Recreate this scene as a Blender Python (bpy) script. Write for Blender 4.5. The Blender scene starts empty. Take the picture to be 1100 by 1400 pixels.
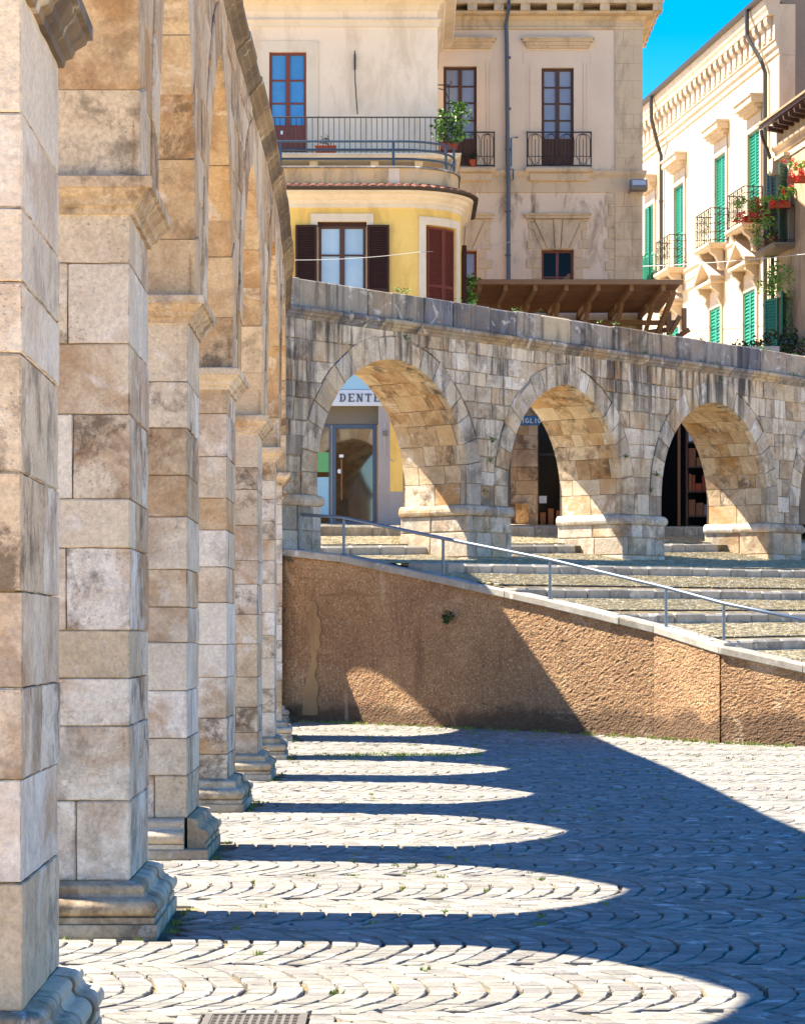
import bpy, bmesh, math, random
import numpy as np
from mathutils import noise as mnoise
from mathutils import Vector
rnd = random.Random(7)
R = math.radians
S = bpy.context.scene
COL = S.collection

# ------------------------------------------------------------------ camera
EYE = 1.6; FPX = 3600.0; HOR = 870.0
cam_d = bpy.data.cameras.new('camera'); cam = bpy.data.objects.new('camera', cam_d); COL.objects.link(cam)
cam.location = (0, 0, EYE); cam.rotation_euler = (R(90), 0, 0)
cam_d.sensor_fit = 'HORIZONTAL'; cam_d.sensor_width = 36.0
cam_d.lens = 36.0 * FPX / 1100.0
cam_d.shift_y = (HOR - 700.0) / 1100.0
cam_d.clip_start = 0.1; cam_d.clip_end = 3000
S.camera = cam
# ------------------------------------------------------------------ sky and sun
KX, KY = 0.645, -0.085            # how far a sun ray travels in x and y while it falls one metre
SUN_EL = math.atan2(1.0, math.hypot(KX, KY))
world = bpy.data.worlds.new('World'); S.world = world; world.use_nodes = True
wn = world.node_tree.nodes; wl = world.node_tree.links
sky = wn.new('ShaderNodeTexSky'); sky.sky_type = 'NISHITA'; sky.sun_disc = False
sky.sun_elevation = SUN_EL; sky.sun_rotation = math.atan2(-KX, -KY)
sky.altitude = 400; sky.air_density = 1.0; sky.dust_density = 0.3; sky.ozone_density = 2.0
hs = wn.new('ShaderNodeHueSaturation'); hs.inputs['Saturation'].default_value = 1.68; hs.inputs['Hue'].default_value = 0.509
wl.new(sky.outputs[0], hs.inputs['Color']); wl.new(hs.outputs[0], wn['Background'].inputs['Color'])
wn['Background'].inputs['Strength'].default_value = 0.08
sun_d = bpy.data.lights.new('sun', 'SUN'); sun_d.energy = 4.3; sun_d.angle = R(0.5); sun_d.color = (1.0, 0.93, 0.80)
sun = bpy.data.objects.new('sun', sun_d); COL.objects.link(sun); sun.location = (-30, 5, 50)
sun.rotation_euler = Vector((KX, KY, -1)).to_track_quat('-Z', 'Y').to_euler()
S.view_settings.view_transform = 'Standard'; S.view_settings.look = 'None'
S.view_settings.exposure = 2.12; S.view_settings.gamma = 1.0
S.cycles.max_bounces = 8; S.cycles.diffuse_bounces = 5

# ------------------------------------------------------------------ helpers
def lin(h):
    h = h.lstrip('#'); c = [int(h[i:i+2], 16) / 255 for i in (0, 2, 4)]
    return tuple((x / 12.92 if x <= .04045 else ((x + .055) / 1.055) ** 2.4) for x in c) + (1.0,)
def U(x, Y): return (x - 550.0) * Y / FPX
def Zp(y, Y): return EYE + (HOR - y) * Y / FPX
def lerp(a, b, t): return a + (b - a) * t
def rt(): return (rnd.random(), rnd.random(), rnd.random(), 1.0)
ORG = {}
def plane_frame(Y0): return lambda u, w, z: (u, Y0 - w, z)
def ident(u, w, z): return (u, w, z)

class MB:
    def __init__(s, fr=ident): s.V = []; s.F = []; s.T = []; s.fr = fr
    def v(s, u, w, z): s.V.append(s.fr(u, w, z)); return len(s.V) - 1
    def face(s, idx, t): s.F.append(tuple(idx)); s.T.append(t)
    def poly(s, pts, t=None): s.face([s.v(*p) for p in pts], t or rt())
    def box(s, u0, u1, w0, w1, z0, z1, t=None, ch=0.0):
        t = t or rt()
        if u0 > u1: u0, u1 = u1, u0
        if w0 > w1: w0, w1 = w1, w0
        if z0 > z1: z0, z1 = z1, z0
        if ch <= 0:
            i = [s.v(u, w, z) for z in (z0, z1) for w in (w0, w1) for u in (u0, u1)]
            for f in ((0,1,3,2),(4,6,7,5),(0,4,5,1),(2,3,7,6),(0,2,6,4),(1,5,7,3)): s.face([i[k] for k in f], t)
            return
        ch = min(ch, (u1-u0)*.45, (w1-w0)*.45, (z1-z0)*.45)
        P = {}
        for a, u in enumerate((u0, u1)):
            for b, w in enumerate((w0, w1)):
                for c, z in enumerate((z0, z1)):
                    du, dw, dz = (ch, -ch)[a], (ch, -ch)[b], (ch, -ch)[c]
                    P[a,b,c,0] = s.v(u, w+dw, z+dz); P[a,b,c,1] = s.v(u+du, w, z+dz); P[a,b,c,2] = s.v(u+du, w+dw, z)
        for a in (0,1): s.face([P[a,0,0,0],P[a,1,0,0],P[a,1,1,0],P[a,0,1,0]], t)
        for b in (0,1): s.face([P[0,b,0,1],P[1,b,0,1],P[1,b,1,1],P[0,b,1,1]], t)
        for c in (0,1): s.face([P[0,0,c,2],P[1,0,c,2],P[1,1,c,2],P[0,1,c,2]], t)
        for a in (0,1):
            for b in (0,1): s.face([P[a,b,0,0],P[a,b,1,0],P[a,b,1,1],P[a,b,0,1]], t)
            for c in (0,1): s.face([P[a,0,c,0],P[a,1,c,0],P[a,1,c,2],P[a,0,c,2]], t)
        for b in (0,1):
            for c in (0,1): s.face([P[0,b,c,1],P[1,b,c,1],P[1,b,c,2],P[0,b,c,2]], t)
        for a in (0,1):
            for b in (0,1):
                for c in (0,1): s.face([P[a,b,c,0],P[a,b,c,1],P[a,b,c,2]], t)
    def rough_box(s, u0, u1, w0, w1, z0, z1, ch=.008, step=.06, amp=.004, seed=0.0):
        """worn block: gridded faces, wavering surfaces, rounded and chipped arrises"""
        t = rt(); ax = []
        for a, b in ((u0,u1),(w0,w1),(z0,z1)):
            n = max(1, int((b-a-2*ch)/step)); ax.append([a, a+ch]+[lerp(a+ch, b-ch, k/n) for k in range(1, n)]+[b-ch, b])
        lim = ((u0,u1),(w0,w1),(z0,z1)); mid = [(p+q)/2 for p, q in lim]; cache = {}
        def vert(i, j, k):
            key = (i, j, k)
            if key in cache: return cache[key]
            idx = (i, j, k); p = [ax[0][i], ax[1][j], ax[2][k]]
            ext = [c in (0, len(ax[d])-1) for d, c in enumerate(idx)]
            q = Vector(p)*3.1+Vector((seed, seed*1.7, 0)); n1 = mnoise.noise(q*2.2); n2 = mnoise.noise(q*6.5)
            wear = ch*(.5+.7*(n2+.3)+ (2.2*max(0, n1-.28)))+.035*max(0, n2-.33)+.03*max(0, n1-.42)
            for d in range(3):
                sg = 1 if p[d] > mid[d] else -1
                if ext[d]:
                    p[d] += sg*amp*(n1+.5*n2)
                    if sum(ext) >= 2: p[d] -= sg*max(.0008, wear)
            cache[key] = s.v(*p); return cache[key]
        N = [len(x)-1 for x in ax]
        for d in range(3):
            e, f = [(1,2),(0,2),(0,1)][d]
            for side in (0, N[d]):
                for x in range(N[e]):
                    for y in range(N[f]):
                        q = []
                        for dx, dy in ((0,0),(1,0),(1,1),(0,1)):
                            c = [0,0,0]; c[d] = side; c[e] = x+dx; c[f] = y+dy; q.append(vert(*c))
                        s.face(q, t)
    def prism(s, poly, w0, w1, gap=0.0, ch=0.0, t=None, plane='uz'):
        """polygon in (u,z) extruded from w0 to w1, w1 the outer face with a chamfer"""
        t = t or rt()
        if plane == 'uz': mk = lambda a, b, w: s.v(a, w, b)
        elif plane == 'wz': mk = lambda a, b, w: s.v(w, a, b)
        else: mk = lambda a, b, w: s.v(a, b, w)
        p0 = inset(poly, gap); n = len(p0)
        rings = [[mk(a, b, w0) for a, b in p0]]
        if ch > 0:
            rings.append([mk(a, b, w1 - ch) for a, b in p0])
            rings.append([mk(a, b, w1) for a, b in inset(p0, ch)])
        else: rings.append([mk(a, b, w1) for a, b in p0])
        for r0, r1 in zip(rings, rings[1:]):
            for i in range(n): s.face([r0[i], r0[(i+1) % n], r1[(i+1) % n], r1[i]], t)
        s.face(rings[0][::-1], t); s.face(rings[-1], t)
    def sweep(s, path, prof, closed=False, caps=True, t=None, zfun=None):
        """profile (outward, z) swept along a plan path (u,w)"""
        t = t or rt(); n = len(path); nor = []
        for i in range(n):
            ds = []
            if i > 0 or closed: ds.append((path[i][0]-path[i-1][0], path[i][1]-path[i-1][1]))
            if i < n-1 or closed: q = path[(i+1) % n]; ds.append((q[0]-path[i][0], q[1]-path[i][1]))
            ns = []
            for d in ds:
                l = math.hypot(*d) or 1; ns.append((-d[1]/l, d[0]/l))
            if len(ns) == 1: nor.append(ns[0])
            else:
                m = (ns[0][0]+ns[1][0], ns[0][1]+ns[1][1]); l = m[0]**2+m[1]**2
                k = 2.0/l if l > .2 else 1; nor.append((m[0]*k, m[1]*k))
        rings = []
        for (p, m) in zip(path, nor):
            dz = zfun(p[0]) if zfun else 0
            rings.append([s.v(p[0]+m[0]*o, p[1]+m[1]*o, z+dz) for o, z in prof])
        k = len(prof)
        for i in range(n if closed else n-1):
            a, b = rings[i], rings[(i+1) % n]
            for j in range(k-1): s.face([a[j], b[j], b[j+1], a[j+1]], t)
        if caps and not closed: s.face(rings[0], t); s.face(rings[-1][::-1], t)
    def tube(s, pts, r, n=6, t=None, closed=False):
        t = t or rt(); P = [Vector(p) for p in pts]; rings = []
        m = len(P)
        for i, p in enumerate(P):
            a = P[i-1] if (i > 0 or closed) else p
            b = P[(i+1) % m] if (i < m-1 or closed) else p
            d = (b - a); d = d.normalized() if d.length > 1e-9 else Vector((0,0,1))
            up = Vector((0,0,1)) if abs(d.z) < .9 else Vector((1,0,0))
            x = d.cross(up).normalized(); y = d.cross(x)
            rings.append([s.v(*(p + x*r*math.cos(6.2832*k/n) + y*r*math.sin(6.2832*k/n))) for k in range(n)])
        for i in range(m if closed else m-1):
            a, b = rings[i], rings[(i+1) % m]
            for k in range(n): s.face([a[k], a[(k+1) % n], b[(k+1) % n], b[k]], t)
        if not closed: s.face(rings[0], t); s.face(rings[-1][::-1], t)
    def leaves(s, c, rad, n, size, flat=.6, squash=True):
        for _ in range(n):
            while True:
                d = Vector((rnd.uniform(-1,1), rnd.uniform(-1,1), rnd.uniform(-1,1)))
                if d.length <= 1: break
            p = Vector(c) + Vector((d.x*rad[0], d.y*rad[1], d.z*rad[2]))
            a = Vector((rnd.gauss(0,1), rnd.gauss(0,1), rnd.gauss(0,flat))).normalized()
            b = a.cross(Vector((rnd.gauss(0,1), rnd.gauss(0,1), rnd.gauss(0,1)))).normalized()
            l = size*rnd.uniform(.6,1.3); q = l*.33; nn = a.cross(b)
            s.poly([p, p+a*l*.5+b*q+nn*q*.3, p+a*l, p+a*l*.5-b*q+nn*q*.3])
    def build(s, name, mat, parent=None, recalc=True, smooth=False, kind=None, loc=None):
        me = bpy.data.meshes.new(name); o = bpy.data.objects.new(name, me); COL.objects.link(o)
        org = Vector(ORG.get(parent.name, (0,0,0))) if parent else Vector(loc or (0,0,0))
        A = np.array(s.V, dtype=np.float64).reshape(-1, 3) - np.array(org)
        me.from_pydata(A.tolist(), [], s.F)
        at = me.attributes.new('tint', 'FLOAT_COLOR', 'FACE')
        at.data.foreach_set('color', np.array(s.T, dtype=np.float32).ravel())
        if recalc:
            bm = bmesh.new(); bm.from_mesh(me); bmesh.ops.recalc_face_normals(bm, faces=bm.faces); bm.to_mesh(me); bm.free()
        if smooth == 'angle':
            me.polygons.foreach_set('use_smooth', [True]*len(me.polygons)); me.set_sharp_from_angle(angle=R(38))
        elif smooth: me.polygons.foreach_set('use_smooth', [True]*len(me.polygons))
        me.materials.append(mat); me.update()
        ORG[o.name] = tuple(org)
        if parent: o.parent = parent
        else: o.location = org
        if kind: o['kind'] = kind
        return o

def inset(poly, d):
    if d == 0: return list(poly)
    n = len(poly); A = sum(poly[i][0]*poly[(i+1)%n][1]-poly[(i+1)%n][0]*poly[i][1] for i in range(n))
    sg = 1 if A > 0 else -1; out = []
    for i in range(n):
        p, a, b = poly[i], poly[i-1], poly[(i+1) % n]
        d1 = (p[0]-a[0], p[1]-a[1]); d2 = (b[0]-p[0], b[1]-p[1])
        l1 = math.hypot(*d1) or 1e-9; l2 = math.hypot(*d2) or 1e-9
        n1 = (-d1[1]/l1*sg, d1[0]/l1*sg); n2 = (-d2[1]/l2*sg, d2[0]/l2*sg)
        m = (n1[0]+n2[0], n1[1]+n2[1]); q = m[0]**2+m[1]**2
        k = min(2.0/q if q > 1e-6 else 1, 3.0)
        out.append((p[0]+m[0]*k*d, p[1]+m[1]*k*d))
    return out

def thing(name, label, cat, loc=(0,0,0), group=None):
    o = bpy.data.objects.new(name, None); COL.objects.link(o); o.location = loc; o.empty_display_size = .2
    o['label'] = label; o['category'] = cat
    if group: o['group'] = group
    ORG[o.name] = tuple(loc); return o
def tag(o, label, cat, group=None):
    o['label'] = label; o['category'] = cat
    if group: o['group'] = group
    return o
def disc(mb, c, r, n, z0, z1, t=None, r1=None):
    t = t or rt(); r1 = r if r1 is None else r1
    a = [mb.v(c[0]+r*math.cos(6.2832*k/n), c[1]+r*math.sin(6.2832*k/n), z0) for k in range(n)]
    b = [mb.v(c[0]+r1*math.cos(6.2832*k/n), c[1]+r1*math.sin(6.2832*k/n), z1) for k in range(n)]
    for k in range(n): mb.face([a[k], a[(k+1)%n], b[(k+1)%n], b[k]], t)
    mb.face(a[::-1], t); mb.face(b, t)

# ------------------------------------------------------------------ materials
class NT:
    def __init__(s, name):
        s.m = bpy.data.materials.new(name); s.m.use_nodes = True; s.t = s.m.node_tree
        s.n = s.t.nodes; s.b = s.n['Principled BSDF']; s.co = s.new('ShaderNodeTexCoord').outputs['Object']
    def new(s, k, **kw):
        n = s.n.new(k)
        for a, b in kw.items(): setattr(n, a, b)
        return n
    def link(s, a, b): s.t.links.new(a, b)
    def scaled(s, sc):
        m = s.new('ShaderNodeMapping'); s.link(s.co, m.inputs[0]); m.inputs['Scale'].default_value = sc; return m.outputs[0]
    def noise(s, scale, detail=4, rough=.6, vec=None, dist=0):
        n = s.new('ShaderNodeTexNoise'); n.inputs['Scale'].default_value = scale; n.inputs['Detail'].default_value = detail
        n.inputs['Roughness'].default_value = rough; n.inputs['Distortion'].default_value = dist
        s.link(vec or s.co, n.inputs['Vector']); return n.outputs['Fac']
    def voro(s, scale, feature='F1', vec=None):
        n = s.new('ShaderNodeTexVoronoi'); n.feature = feature; n.inputs['Scale'].default_value = scale
        s.link(vec or s.co, n.inputs['Vector']); return n
    def ramp(s, fac, stops):
        n = s.new('ShaderNodeValToRGB'); e = n.color_ramp.elements
        while len(e) < len(stops): e.new(.5)
        for x, (p, c) in zip(e, stops): x.position = p; x.color = c if not isinstance(c, (int, float)) else (c, c, c, 1)
        s.link(fac, n.inputs[0]); return n.outputs[0]
    def mix(s, fac, a, b, mode='MIX'):
        n = s.new('ShaderNodeMix', data_type='RGBA', blend_type=mode)
        for i, x in ((0, fac), (6, a), (7, b)):
            if isinstance(x, (int, float)): n.inputs[i].default_value = x if i == 0 else (x, x, x, 1)
            elif isinstance(x, tuple): n.inputs[i].default_value = x
            else: s.link(x, n.inputs[i])
        return n.outputs[2]
    def math(s, op, a, b=0.0):
        n = s.new('ShaderNodeMath', operation=op)
        for i, x in ((0, a), (1, b)):
            if isinstance(x, (int, float)): n.inputs[i].default_value = x
            else: s.link(x, n.inputs[i])
        return n.outputs[0]
    def tint(s):
        a = s.new('ShaderNodeAttribute', attribute_name='tint'); sp = s.new('ShaderNodeSeparateColor')
        s.link(a.outputs['Color'], sp.inputs[0]); return sp.outputs
    def done(s, col, rough=.85, bump=None, bstr=.4, bdist=.01):
        if isinstance(col, tuple): s.b.inputs['Base Color'].default_value = col
        else: s.link(col, s.b.inputs['Base Color'])
        if isinstance(rough, (int, float)): s.b.inputs['Roughness'].default_value = rough
        else: s.link(rough, s.b.inputs['Roughness'])
        if bump is not None:
            n = s.new('ShaderNodeBump'); n.inputs['Strength'].default_value = bstr; n.inputs['Distance'].default_value = bdist
            s.link(bump, n.inputs['Height']); s.link(n.outputs[0], s.b.inputs['Normal'])
        return s.m

def stone(name, pal, stain, stain2, s_amt=.6, streak=None, bstr=.5, bdist=.012, pits=True, grime_amt=.5, fine_amt=.55, soot_amt=0.0):
    k = NT(name); t = k.tint()
    col = k.ramp(t[0], [(i/(len(pal)-1), lin(c)) for i, c in enumerate(pal)])
    k.n[-1].color_ramp.interpolation = 'LINEAR'
    # every stone gets its own piece of the stain pattern
    off = k.new('ShaderNodeCombineXYZ'); k.link(k.math('MULTIPLY', t[1], 37.0), off.inputs[0]); k.link(k.math('MULTIPLY', t[2], 23.0), off.inputs[2])
    vm = k.new('ShaderNodeVectorMath', operation='ADD'); k.link(k.co, vm.inputs[0]); k.link(off.outputs[0], vm.inputs[1]); vec = vm.outputs[0]
    big = k.ramp(k.noise(1.7, 6, .66, vec, .8), [(.45, 0), (.54, .55), (.68, 1)])
    col = k.mix(k.math('MULTIPLY', big, k.math('MULTIPLY', t[2], s_amt)), col, lin(stain))
    med = k.ramp(k.noise(4.5, 6, .7, vec, .3), [(.5, 0), (.66, 1)])
    col = k.mix(k.math('MULTIPLY', med, k.math('MULTIPLY', t[1], s_amt*.8)), col, lin(stain2))
    pale = k.ramp(k.noise(2.3, 6, .68, vec, 1.2), [(.58, 0), (.66, 1)])
    col = k.mix(k.math('MULTIPLY', pale, .55), col, lin('#e9dfd2'))
    if streak:
        sv = k.noise(1.0, 5, .65, k.scaled((5.5, 5.5, .45)), .4)
        reg = k.noise(.35, 2, .5)
        sm = k.ramp(k.math('ADD', k.math('MULTIPLY', sv, .75), k.math('MULTIPLY', reg, .35)), [(streak[1], 0), (streak[1]+.12, 1)])
        zz = k.new('ShaderNodeSeparateXYZ'); k.link(k.co, zz.inputs[0])
        zf = k.new('ShaderNodeMapRange'); k.link(zz.outputs[2], zf.inputs[0])
        zf.inputs[1].default_value = streak[2]; zf.inputs[2].default_value = streak[3]; zf.inputs[3].default_value = .15; zf.inputs[4].default_value = 1
        col = k.mix(k.math('MULTIPLY', k.math('MULTIPLY', sm, zf.outputs[0]), streak[4]), col, lin(streak[0]))
    soot = k.math('MULTIPLY', k.ramp(k.noise(2.9, 8, .74, vec, .25), [(.5, 0), (.6, 1)]), k.ramp(t[1], [(.3, .1), (.75, 1)]))
    col = k.mix(k.math('MULTIPLY', soot, soot_amt), col, lin('#4b3725'))
    rst = k.math('MULTIPLY', k.ramp(k.noise(1.3, 5, .6, vec, .5), [(.5, 0), (.62, 1)]), k.ramp(t[0], [(.5, 0), (.9, 1)]))
    col = k.mix(k.math('MULTIPLY', rst, soot_amt), col, lin('#b5813f'))
    grime = k.ramp(k.noise(.55, 7, .7, None, .5), [(.5, 0), (.72, 1)])
    col = k.mix(k.math('MULTIPLY', grime, grime_amt), col, lin(stain2))
    fine = k.noise(38, 5, .75)
    col = k.mix(fine_amt, col, k.ramp(fine, [(.25, .55), (.75, 1.2)]), 'MULTIPLY')
    h = k.math('ADD', k.math('MULTIPLY', k.noise(9, 6, .7), 1.0), k.math('MULTIPLY', fine, .35))
    if pits:
        pv = k.voro(46); pr = k.ramp(pv.outputs['Distance'], [(.0, 0), (.28, 1)])
        pm = k.ramp(k.noise(2.2, 3, .6, vec), [(.5, 0), (.62, 1)])
        h = k.math('SUBTRACT', h, k.math('MULTIPLY', k.math('MULTIPLY', k.math('SUBTRACT', 1.0, pr), pm), .6))
    return k.done(col, .88, h, bstr, bdist)

def plaster(name, base, alt, stain=None, amt=.4, zr=None, bstr=.15):
    k = NT(name)
    col = k.mix(k.ramp(k.noise(.7, 5, .6), [(.35, 0), (.7, 1)]), lin(base), lin(alt))
    if stain:
        sv = k.noise(1.0, 6, .68, k.scaled((2.2, 2.2, .8)), .5)
        m = k.math('MULTIPLY', k.ramp(sv, [(.48, 0), (.66, 1)]), amt)
        if zr:
            zz = k.new('ShaderNodeSeparateXYZ'); k.link(k.co, zz.inputs[0])
            zf = k.ramp(zz.outputs[2], [(0, 0), (1, 0)])
            mr = k.new('ShaderNodeMapRange'); k.link(zz.outputs[2], mr.inputs[0]); mr.inputs[1].default_value = zr[0]; mr.inputs[2].default_value = zr[1]
            m = k.math('MULTIPLY', m, k.ramp(mr.outputs[0], [(0, .15), (.6, .2), (.72, .9), (.855, 1), (.89, .03)]))
        col = k.mix(m, col, lin(stain))
    fine = k.noise(30, 5, .7)
    col = k.mix(.35, col, k.ramp(fine, [(.25, .75), (.75, 1.12)]), 'MULTIPLY')
    return k.done(col, .9, k.math('ADD', fine, k.math('MULTIPLY', k.noise(6, 4), .5)), bstr, .01)

def simple(name, c, c2=None, rough=.6, metal=0, bstr=0, scale=14, spec=None):
    k = NT(name); t = k.tint()
    col = k.mix(k.noise(scale, 5, .7), lin(c), lin(c2 or c))
    col = k.mix(.3, col, k.ramp(t[0], [(0, .65), (1, 1.15)]), 'MULTIPLY')
    k.b.inputs['Metallic'].default_value = metal
    if spec is not None: k.b.inputs['IOR'].default_value = spec
    return k.done(col, rough, k.noise(scale*3, 4) if bstr else None, bstr, .006)

def leafmat(name, pal):
    k = NT(name); t = k.tint()
    col = k.ramp(t[0], [(i/(len(pal)-1), lin(c)) for i, c in enumerate(pal)])
    k.b.inputs['Transmission Weight'].default_value = 0
    k.b.inputs['Subsurface Weight'].default_value = 0
    return k.done(col, .55)

M = {}
M['pier'] = stone('limestone_pier', ['#cdb491', '#dac5a6', '#e3d1b6', '#eaddc8', '#d8c2a2', '#f0e6d6', '#d3b68f'], '#a57a4c', '#6b5238', .85, bstr=.8, bdist=.02, grime_amt=.35, fine_amt=.8, soot_amt=.75)
M['arch'] = stone('limestone_arch', ['#c0a27c', '#d0b58f', '#dcc5a3', '#e3cfb0', '#cdb08a', '#d6bb96', '#c9a676'], '#8f6135', '#6b543c', .9, bstr=.8, bdist=.02, grime_amt=.4, fine_amt=.75, soot_amt=.7)
M['back'] = stone('limestone_back', ['#b0a28c', '#d6c4aa', '#e6d5ba', '#bfb09a', '#f0e4d0', '#d8c2a0', '#dcc6a4', '#cbbaa0'], '#6b6052', '#9a7448', 1.0,
                  streak=('#242428', .53, 3.2, 7.0, .9), bstr=.9, bdist=.022, grime_amt=.6, fine_amt=.85, soot_amt=.4)
M['base'] = stone('limestone_base', ['#bfa683', '#cdb797', '#d8c6aa', '#c4ae8c'], '#8d663d', '#6a5a48', .9, grime_amt=.5, fine_amt=.8, soot_amt=.5)
M['coping'] = stone('limestone_coping', ['#66666c', '#9d9280', '#b5a488', '#75767e', '#c2b092', '#ab9068', '#8d8a88'], '#3a3a3e', '#8d6c44', 1.0,
                    streak=('#2c2c30', .58, 6.0, 7.6, .8))
M['mortar'] = simple('mortar', '#4a3d2f', '#6b5a45', .95, bstr=.4)
M['sett'] = stone('sett', ['#77716a', '#847e74', '#8e887c', '#989184', '#7f796e', '#a19a8d'], '#6c6556', '#56534d', .8, bstr=.6, bdist=.01, pits=False, grime_amt=.3, fine_amt=.9)
M['pebble'] = stone('terrace_sett', ['#8c7c5c', '#a08f6c', '#b3a27e', '#9a8c70', '#b8ab8c'], '#7d6f48', '#6a6450', .8, bstr=.5, bdist=.01, pits=False)
M['cornice_dark'] = stone('weathered_cornice', ['#5a4733', '#86704f', '#9c8663', '#6b5a44', '#77664e'], '#3a2f26', '#4a4038', 1.0)
M['kerb'] = stone('kerb_stone', ['#8a8378', '#a39c8f', '#b5ab9a', '#989084'], '#6a5c48', '#5a564e', .7)
k = NT('joint_soil'); M['soil'] = k.done(k.ramp(k.noise(2.6, 6, .72), [(.36, lin('#3a3126')), (.5, lin('#5e513b')), (.6, lin('#837349')), (.7, lin('#6a742c'))]), .95, k.noise(40, 4), .5, .02)
k = NT('ground_dust'); M['ground'] = k.done(k.mix(k.noise(6, 6, .7), lin('#c0a685'), lin('#ceb696')), .95, k.noise(40, 4), .5, .02)
k = NT('aggregate_concrete')
pv = k.voro(34); pc = k.ramp(pv.outputs['Color'], [(0, lin('#6f5236')), (.4, lin('#94744f')), (.7, lin('#ad9068')), (1, lin('#cbb894'))])
c1 = k.mix(k.ramp(k.noise(1.1, 6, .65, None, .5), [(.4, 0), (.65, 1)]), lin('#8a6342'), lin('#a67f58'))
c1 = k.mix(k.ramp(pv.outputs['Distance'], [(.22, .95), (.6, .15)]), c1, pc)
c1 = k.mix(k.ramp(k.noise(1.0, 6, .7, k.scaled((.5, .5, 5))), [(.58, 0), (.7, .5)]), c1, lin('#5f442e'))
c1 = k.mix(k.ramp(k.noise(20, 5, .75), [(.32, .85), (.43, 0)]), c1, lin('#3d2b1e'))
c1 = k.mix(k.ramp(k.noise(.6, 6, .7, None, .6), [(.48, 0), (.7, .5)]), c1, lin('#6b4a33'))
c1 = k.mix(.8, c1, k.ramp(k.tint()[0], [(.4, (.88,.82,.8,1)), (.5, 1.0), (.6, (1.13,1.14,1.16,1))]), 'MULTIPLY')
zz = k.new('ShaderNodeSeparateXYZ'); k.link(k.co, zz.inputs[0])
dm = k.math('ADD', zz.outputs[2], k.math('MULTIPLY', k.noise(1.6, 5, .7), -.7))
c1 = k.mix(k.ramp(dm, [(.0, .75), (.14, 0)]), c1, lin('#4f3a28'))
c1 = k.mix(k.ramp(k.noise(1.0, 6, .7, k.scaled((2.6, 2.6, .35)), .3), [(.57, 0), (.7, .6)]), c1, lin('#5a402a'))
c1 = k.mix(k.ramp(k.noise(1.0, 5, .7, k.scaled((1.1, 1.1, .9)), 1.0), [(.6, 0), (.68, .4)]), c1, lin('#cbb294'))
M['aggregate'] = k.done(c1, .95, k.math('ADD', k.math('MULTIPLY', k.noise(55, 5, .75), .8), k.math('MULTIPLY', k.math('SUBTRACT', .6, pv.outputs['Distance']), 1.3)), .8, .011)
M['yellow'] = plaster('yellow_plaster', '#ecc56c', '#e4ba5e', '#bf9448', .5)
M['parapet'] = plaster('worn_parapet_plaster', '#d9b474', '#c2ab8c', '#7d6c55', .7)
M['cream'] = plaster('cream_plaster', '#ecd6b8', '#e4cdae', '#bda27c', .45)
M['trim'] = plaster('pale_trim_plaster', '#e0ceb2', '#d4c1a4', '#ad9876', .3)
M['palazzo'] = plaster('palazzo_plaster', '#e2cbae', '#d6bea0', '#6d543c', .95, (0.1, 10.3))
M['palazzo_trim'] = plaster('palazzo_stone', '#d0b894', '#c4ab88', '#6b5a45', .5)
M['sunny'] = plaster('sunny_cream_plaster', '#d2c2a2', '#cab894', '#a98f68', .4)
M['sunny_trim'] = plaster('sunny_trim', '#cbb79c', '#c2ac8f', '#9e8465', .4)
M['grey_wall'] = plaster('grey_render', '#857868', '#786c5e', '#6d635a', .4)
M['shop_grey'] = plaster('shop_grey_plaster', '#a39c98', '#9a938f', '#878079', .3)
M['shutter'] = simple('brown_paint', '#5e2412', '#74301a', .8)
M['dark_shutter'] = simple('dark_brown_paint', '#2e140b', '#3c1b0f', .85)
M['door_wood'] = simple('red_brown_wood', '#6b2a14', '#7c3519', .45)
M['old_wood'] = simple('dark_window_wood', '#3f2416', '#54301c', .6)
M['green'] = simple('green_paint', '#1f7d5e', '#248a68', .5)
M['grey_green'] = simple('faded_green_paint', '#3e5e52', '#4c6d60', .6)
M['white_paint'] = simple('white_paint', '#c9cdd2', '#bfc3c8', .5)
M['iron'] = simple('wrought_iron', '#2a2623', '#3a332d', .55, .3)
M['pipe'] = simple('grey_pipe_paint', '#4a5560', '#56616c', .5, .2)
M['dark_pipe'] = simple('dark_pipe_paint', '#3b3634', '#46403c', .5, .2)
M['rail'] = simple('blue_grey_rail_paint', '#2e4152', '#3a4d5e', .4, .3)
M['handrail'] = simple('galvanised_rail', '#5d6a78', '#6e7a86', .42, .55)
M['frame_blue'] = simple('blue_grey_aluminium', '#42566e', '#4a6078', .35, .4)
M['glass_sky_painted'] = simple('sky_painted_glass', '#155a92', '#6fa6cf', .06, 0, spec=1.7, scale=.9)  # the sky's reflection is painted into the pane colour as mottled blue
M['glass_pale'] = simple('curtained_glass', '#8fa9ba', '#c2d0d6', .1, 0, spec=1.6, scale=1.3)
M['glass_grey'] = simple('net_curtain_glass', '#a3a0a0', '#6c7484', .12, 0, spec=1.6, scale=1.1)
M['glass_dark'] = simple('dark_glass', '#0b0d10', '#14161a', .12, 0, spec=1.22)
M['glass_door'] = simple('shop_door_glass', '#171310', '#1d1814', .03, 0, spec=2.1)
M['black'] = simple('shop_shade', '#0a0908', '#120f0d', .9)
M['canopy_wood'] = simple('weathered_board', '#5f3f28', '#8a603d', .8, bstr=.4, scale=9)
M['beam_wood'] = simple('weathered_beam', '#735339', '#94714f', .85, bstr=.4)
M['tile'] = simple('roof_tile', '#6a3a26', '#8a5238', .85, bstr=.4)
M['tan_tile'] = simple('sun_bleached_tile', '#8d7454', '#a98c68', .85, bstr=.4)
M['gutter'] = simple('dark_gutter', '#2c221d', '#3a2c24', .5, .2)
M['terracotta'] = simple('terracotta', '#8f3d22', '#a34a2b', .8)
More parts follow.
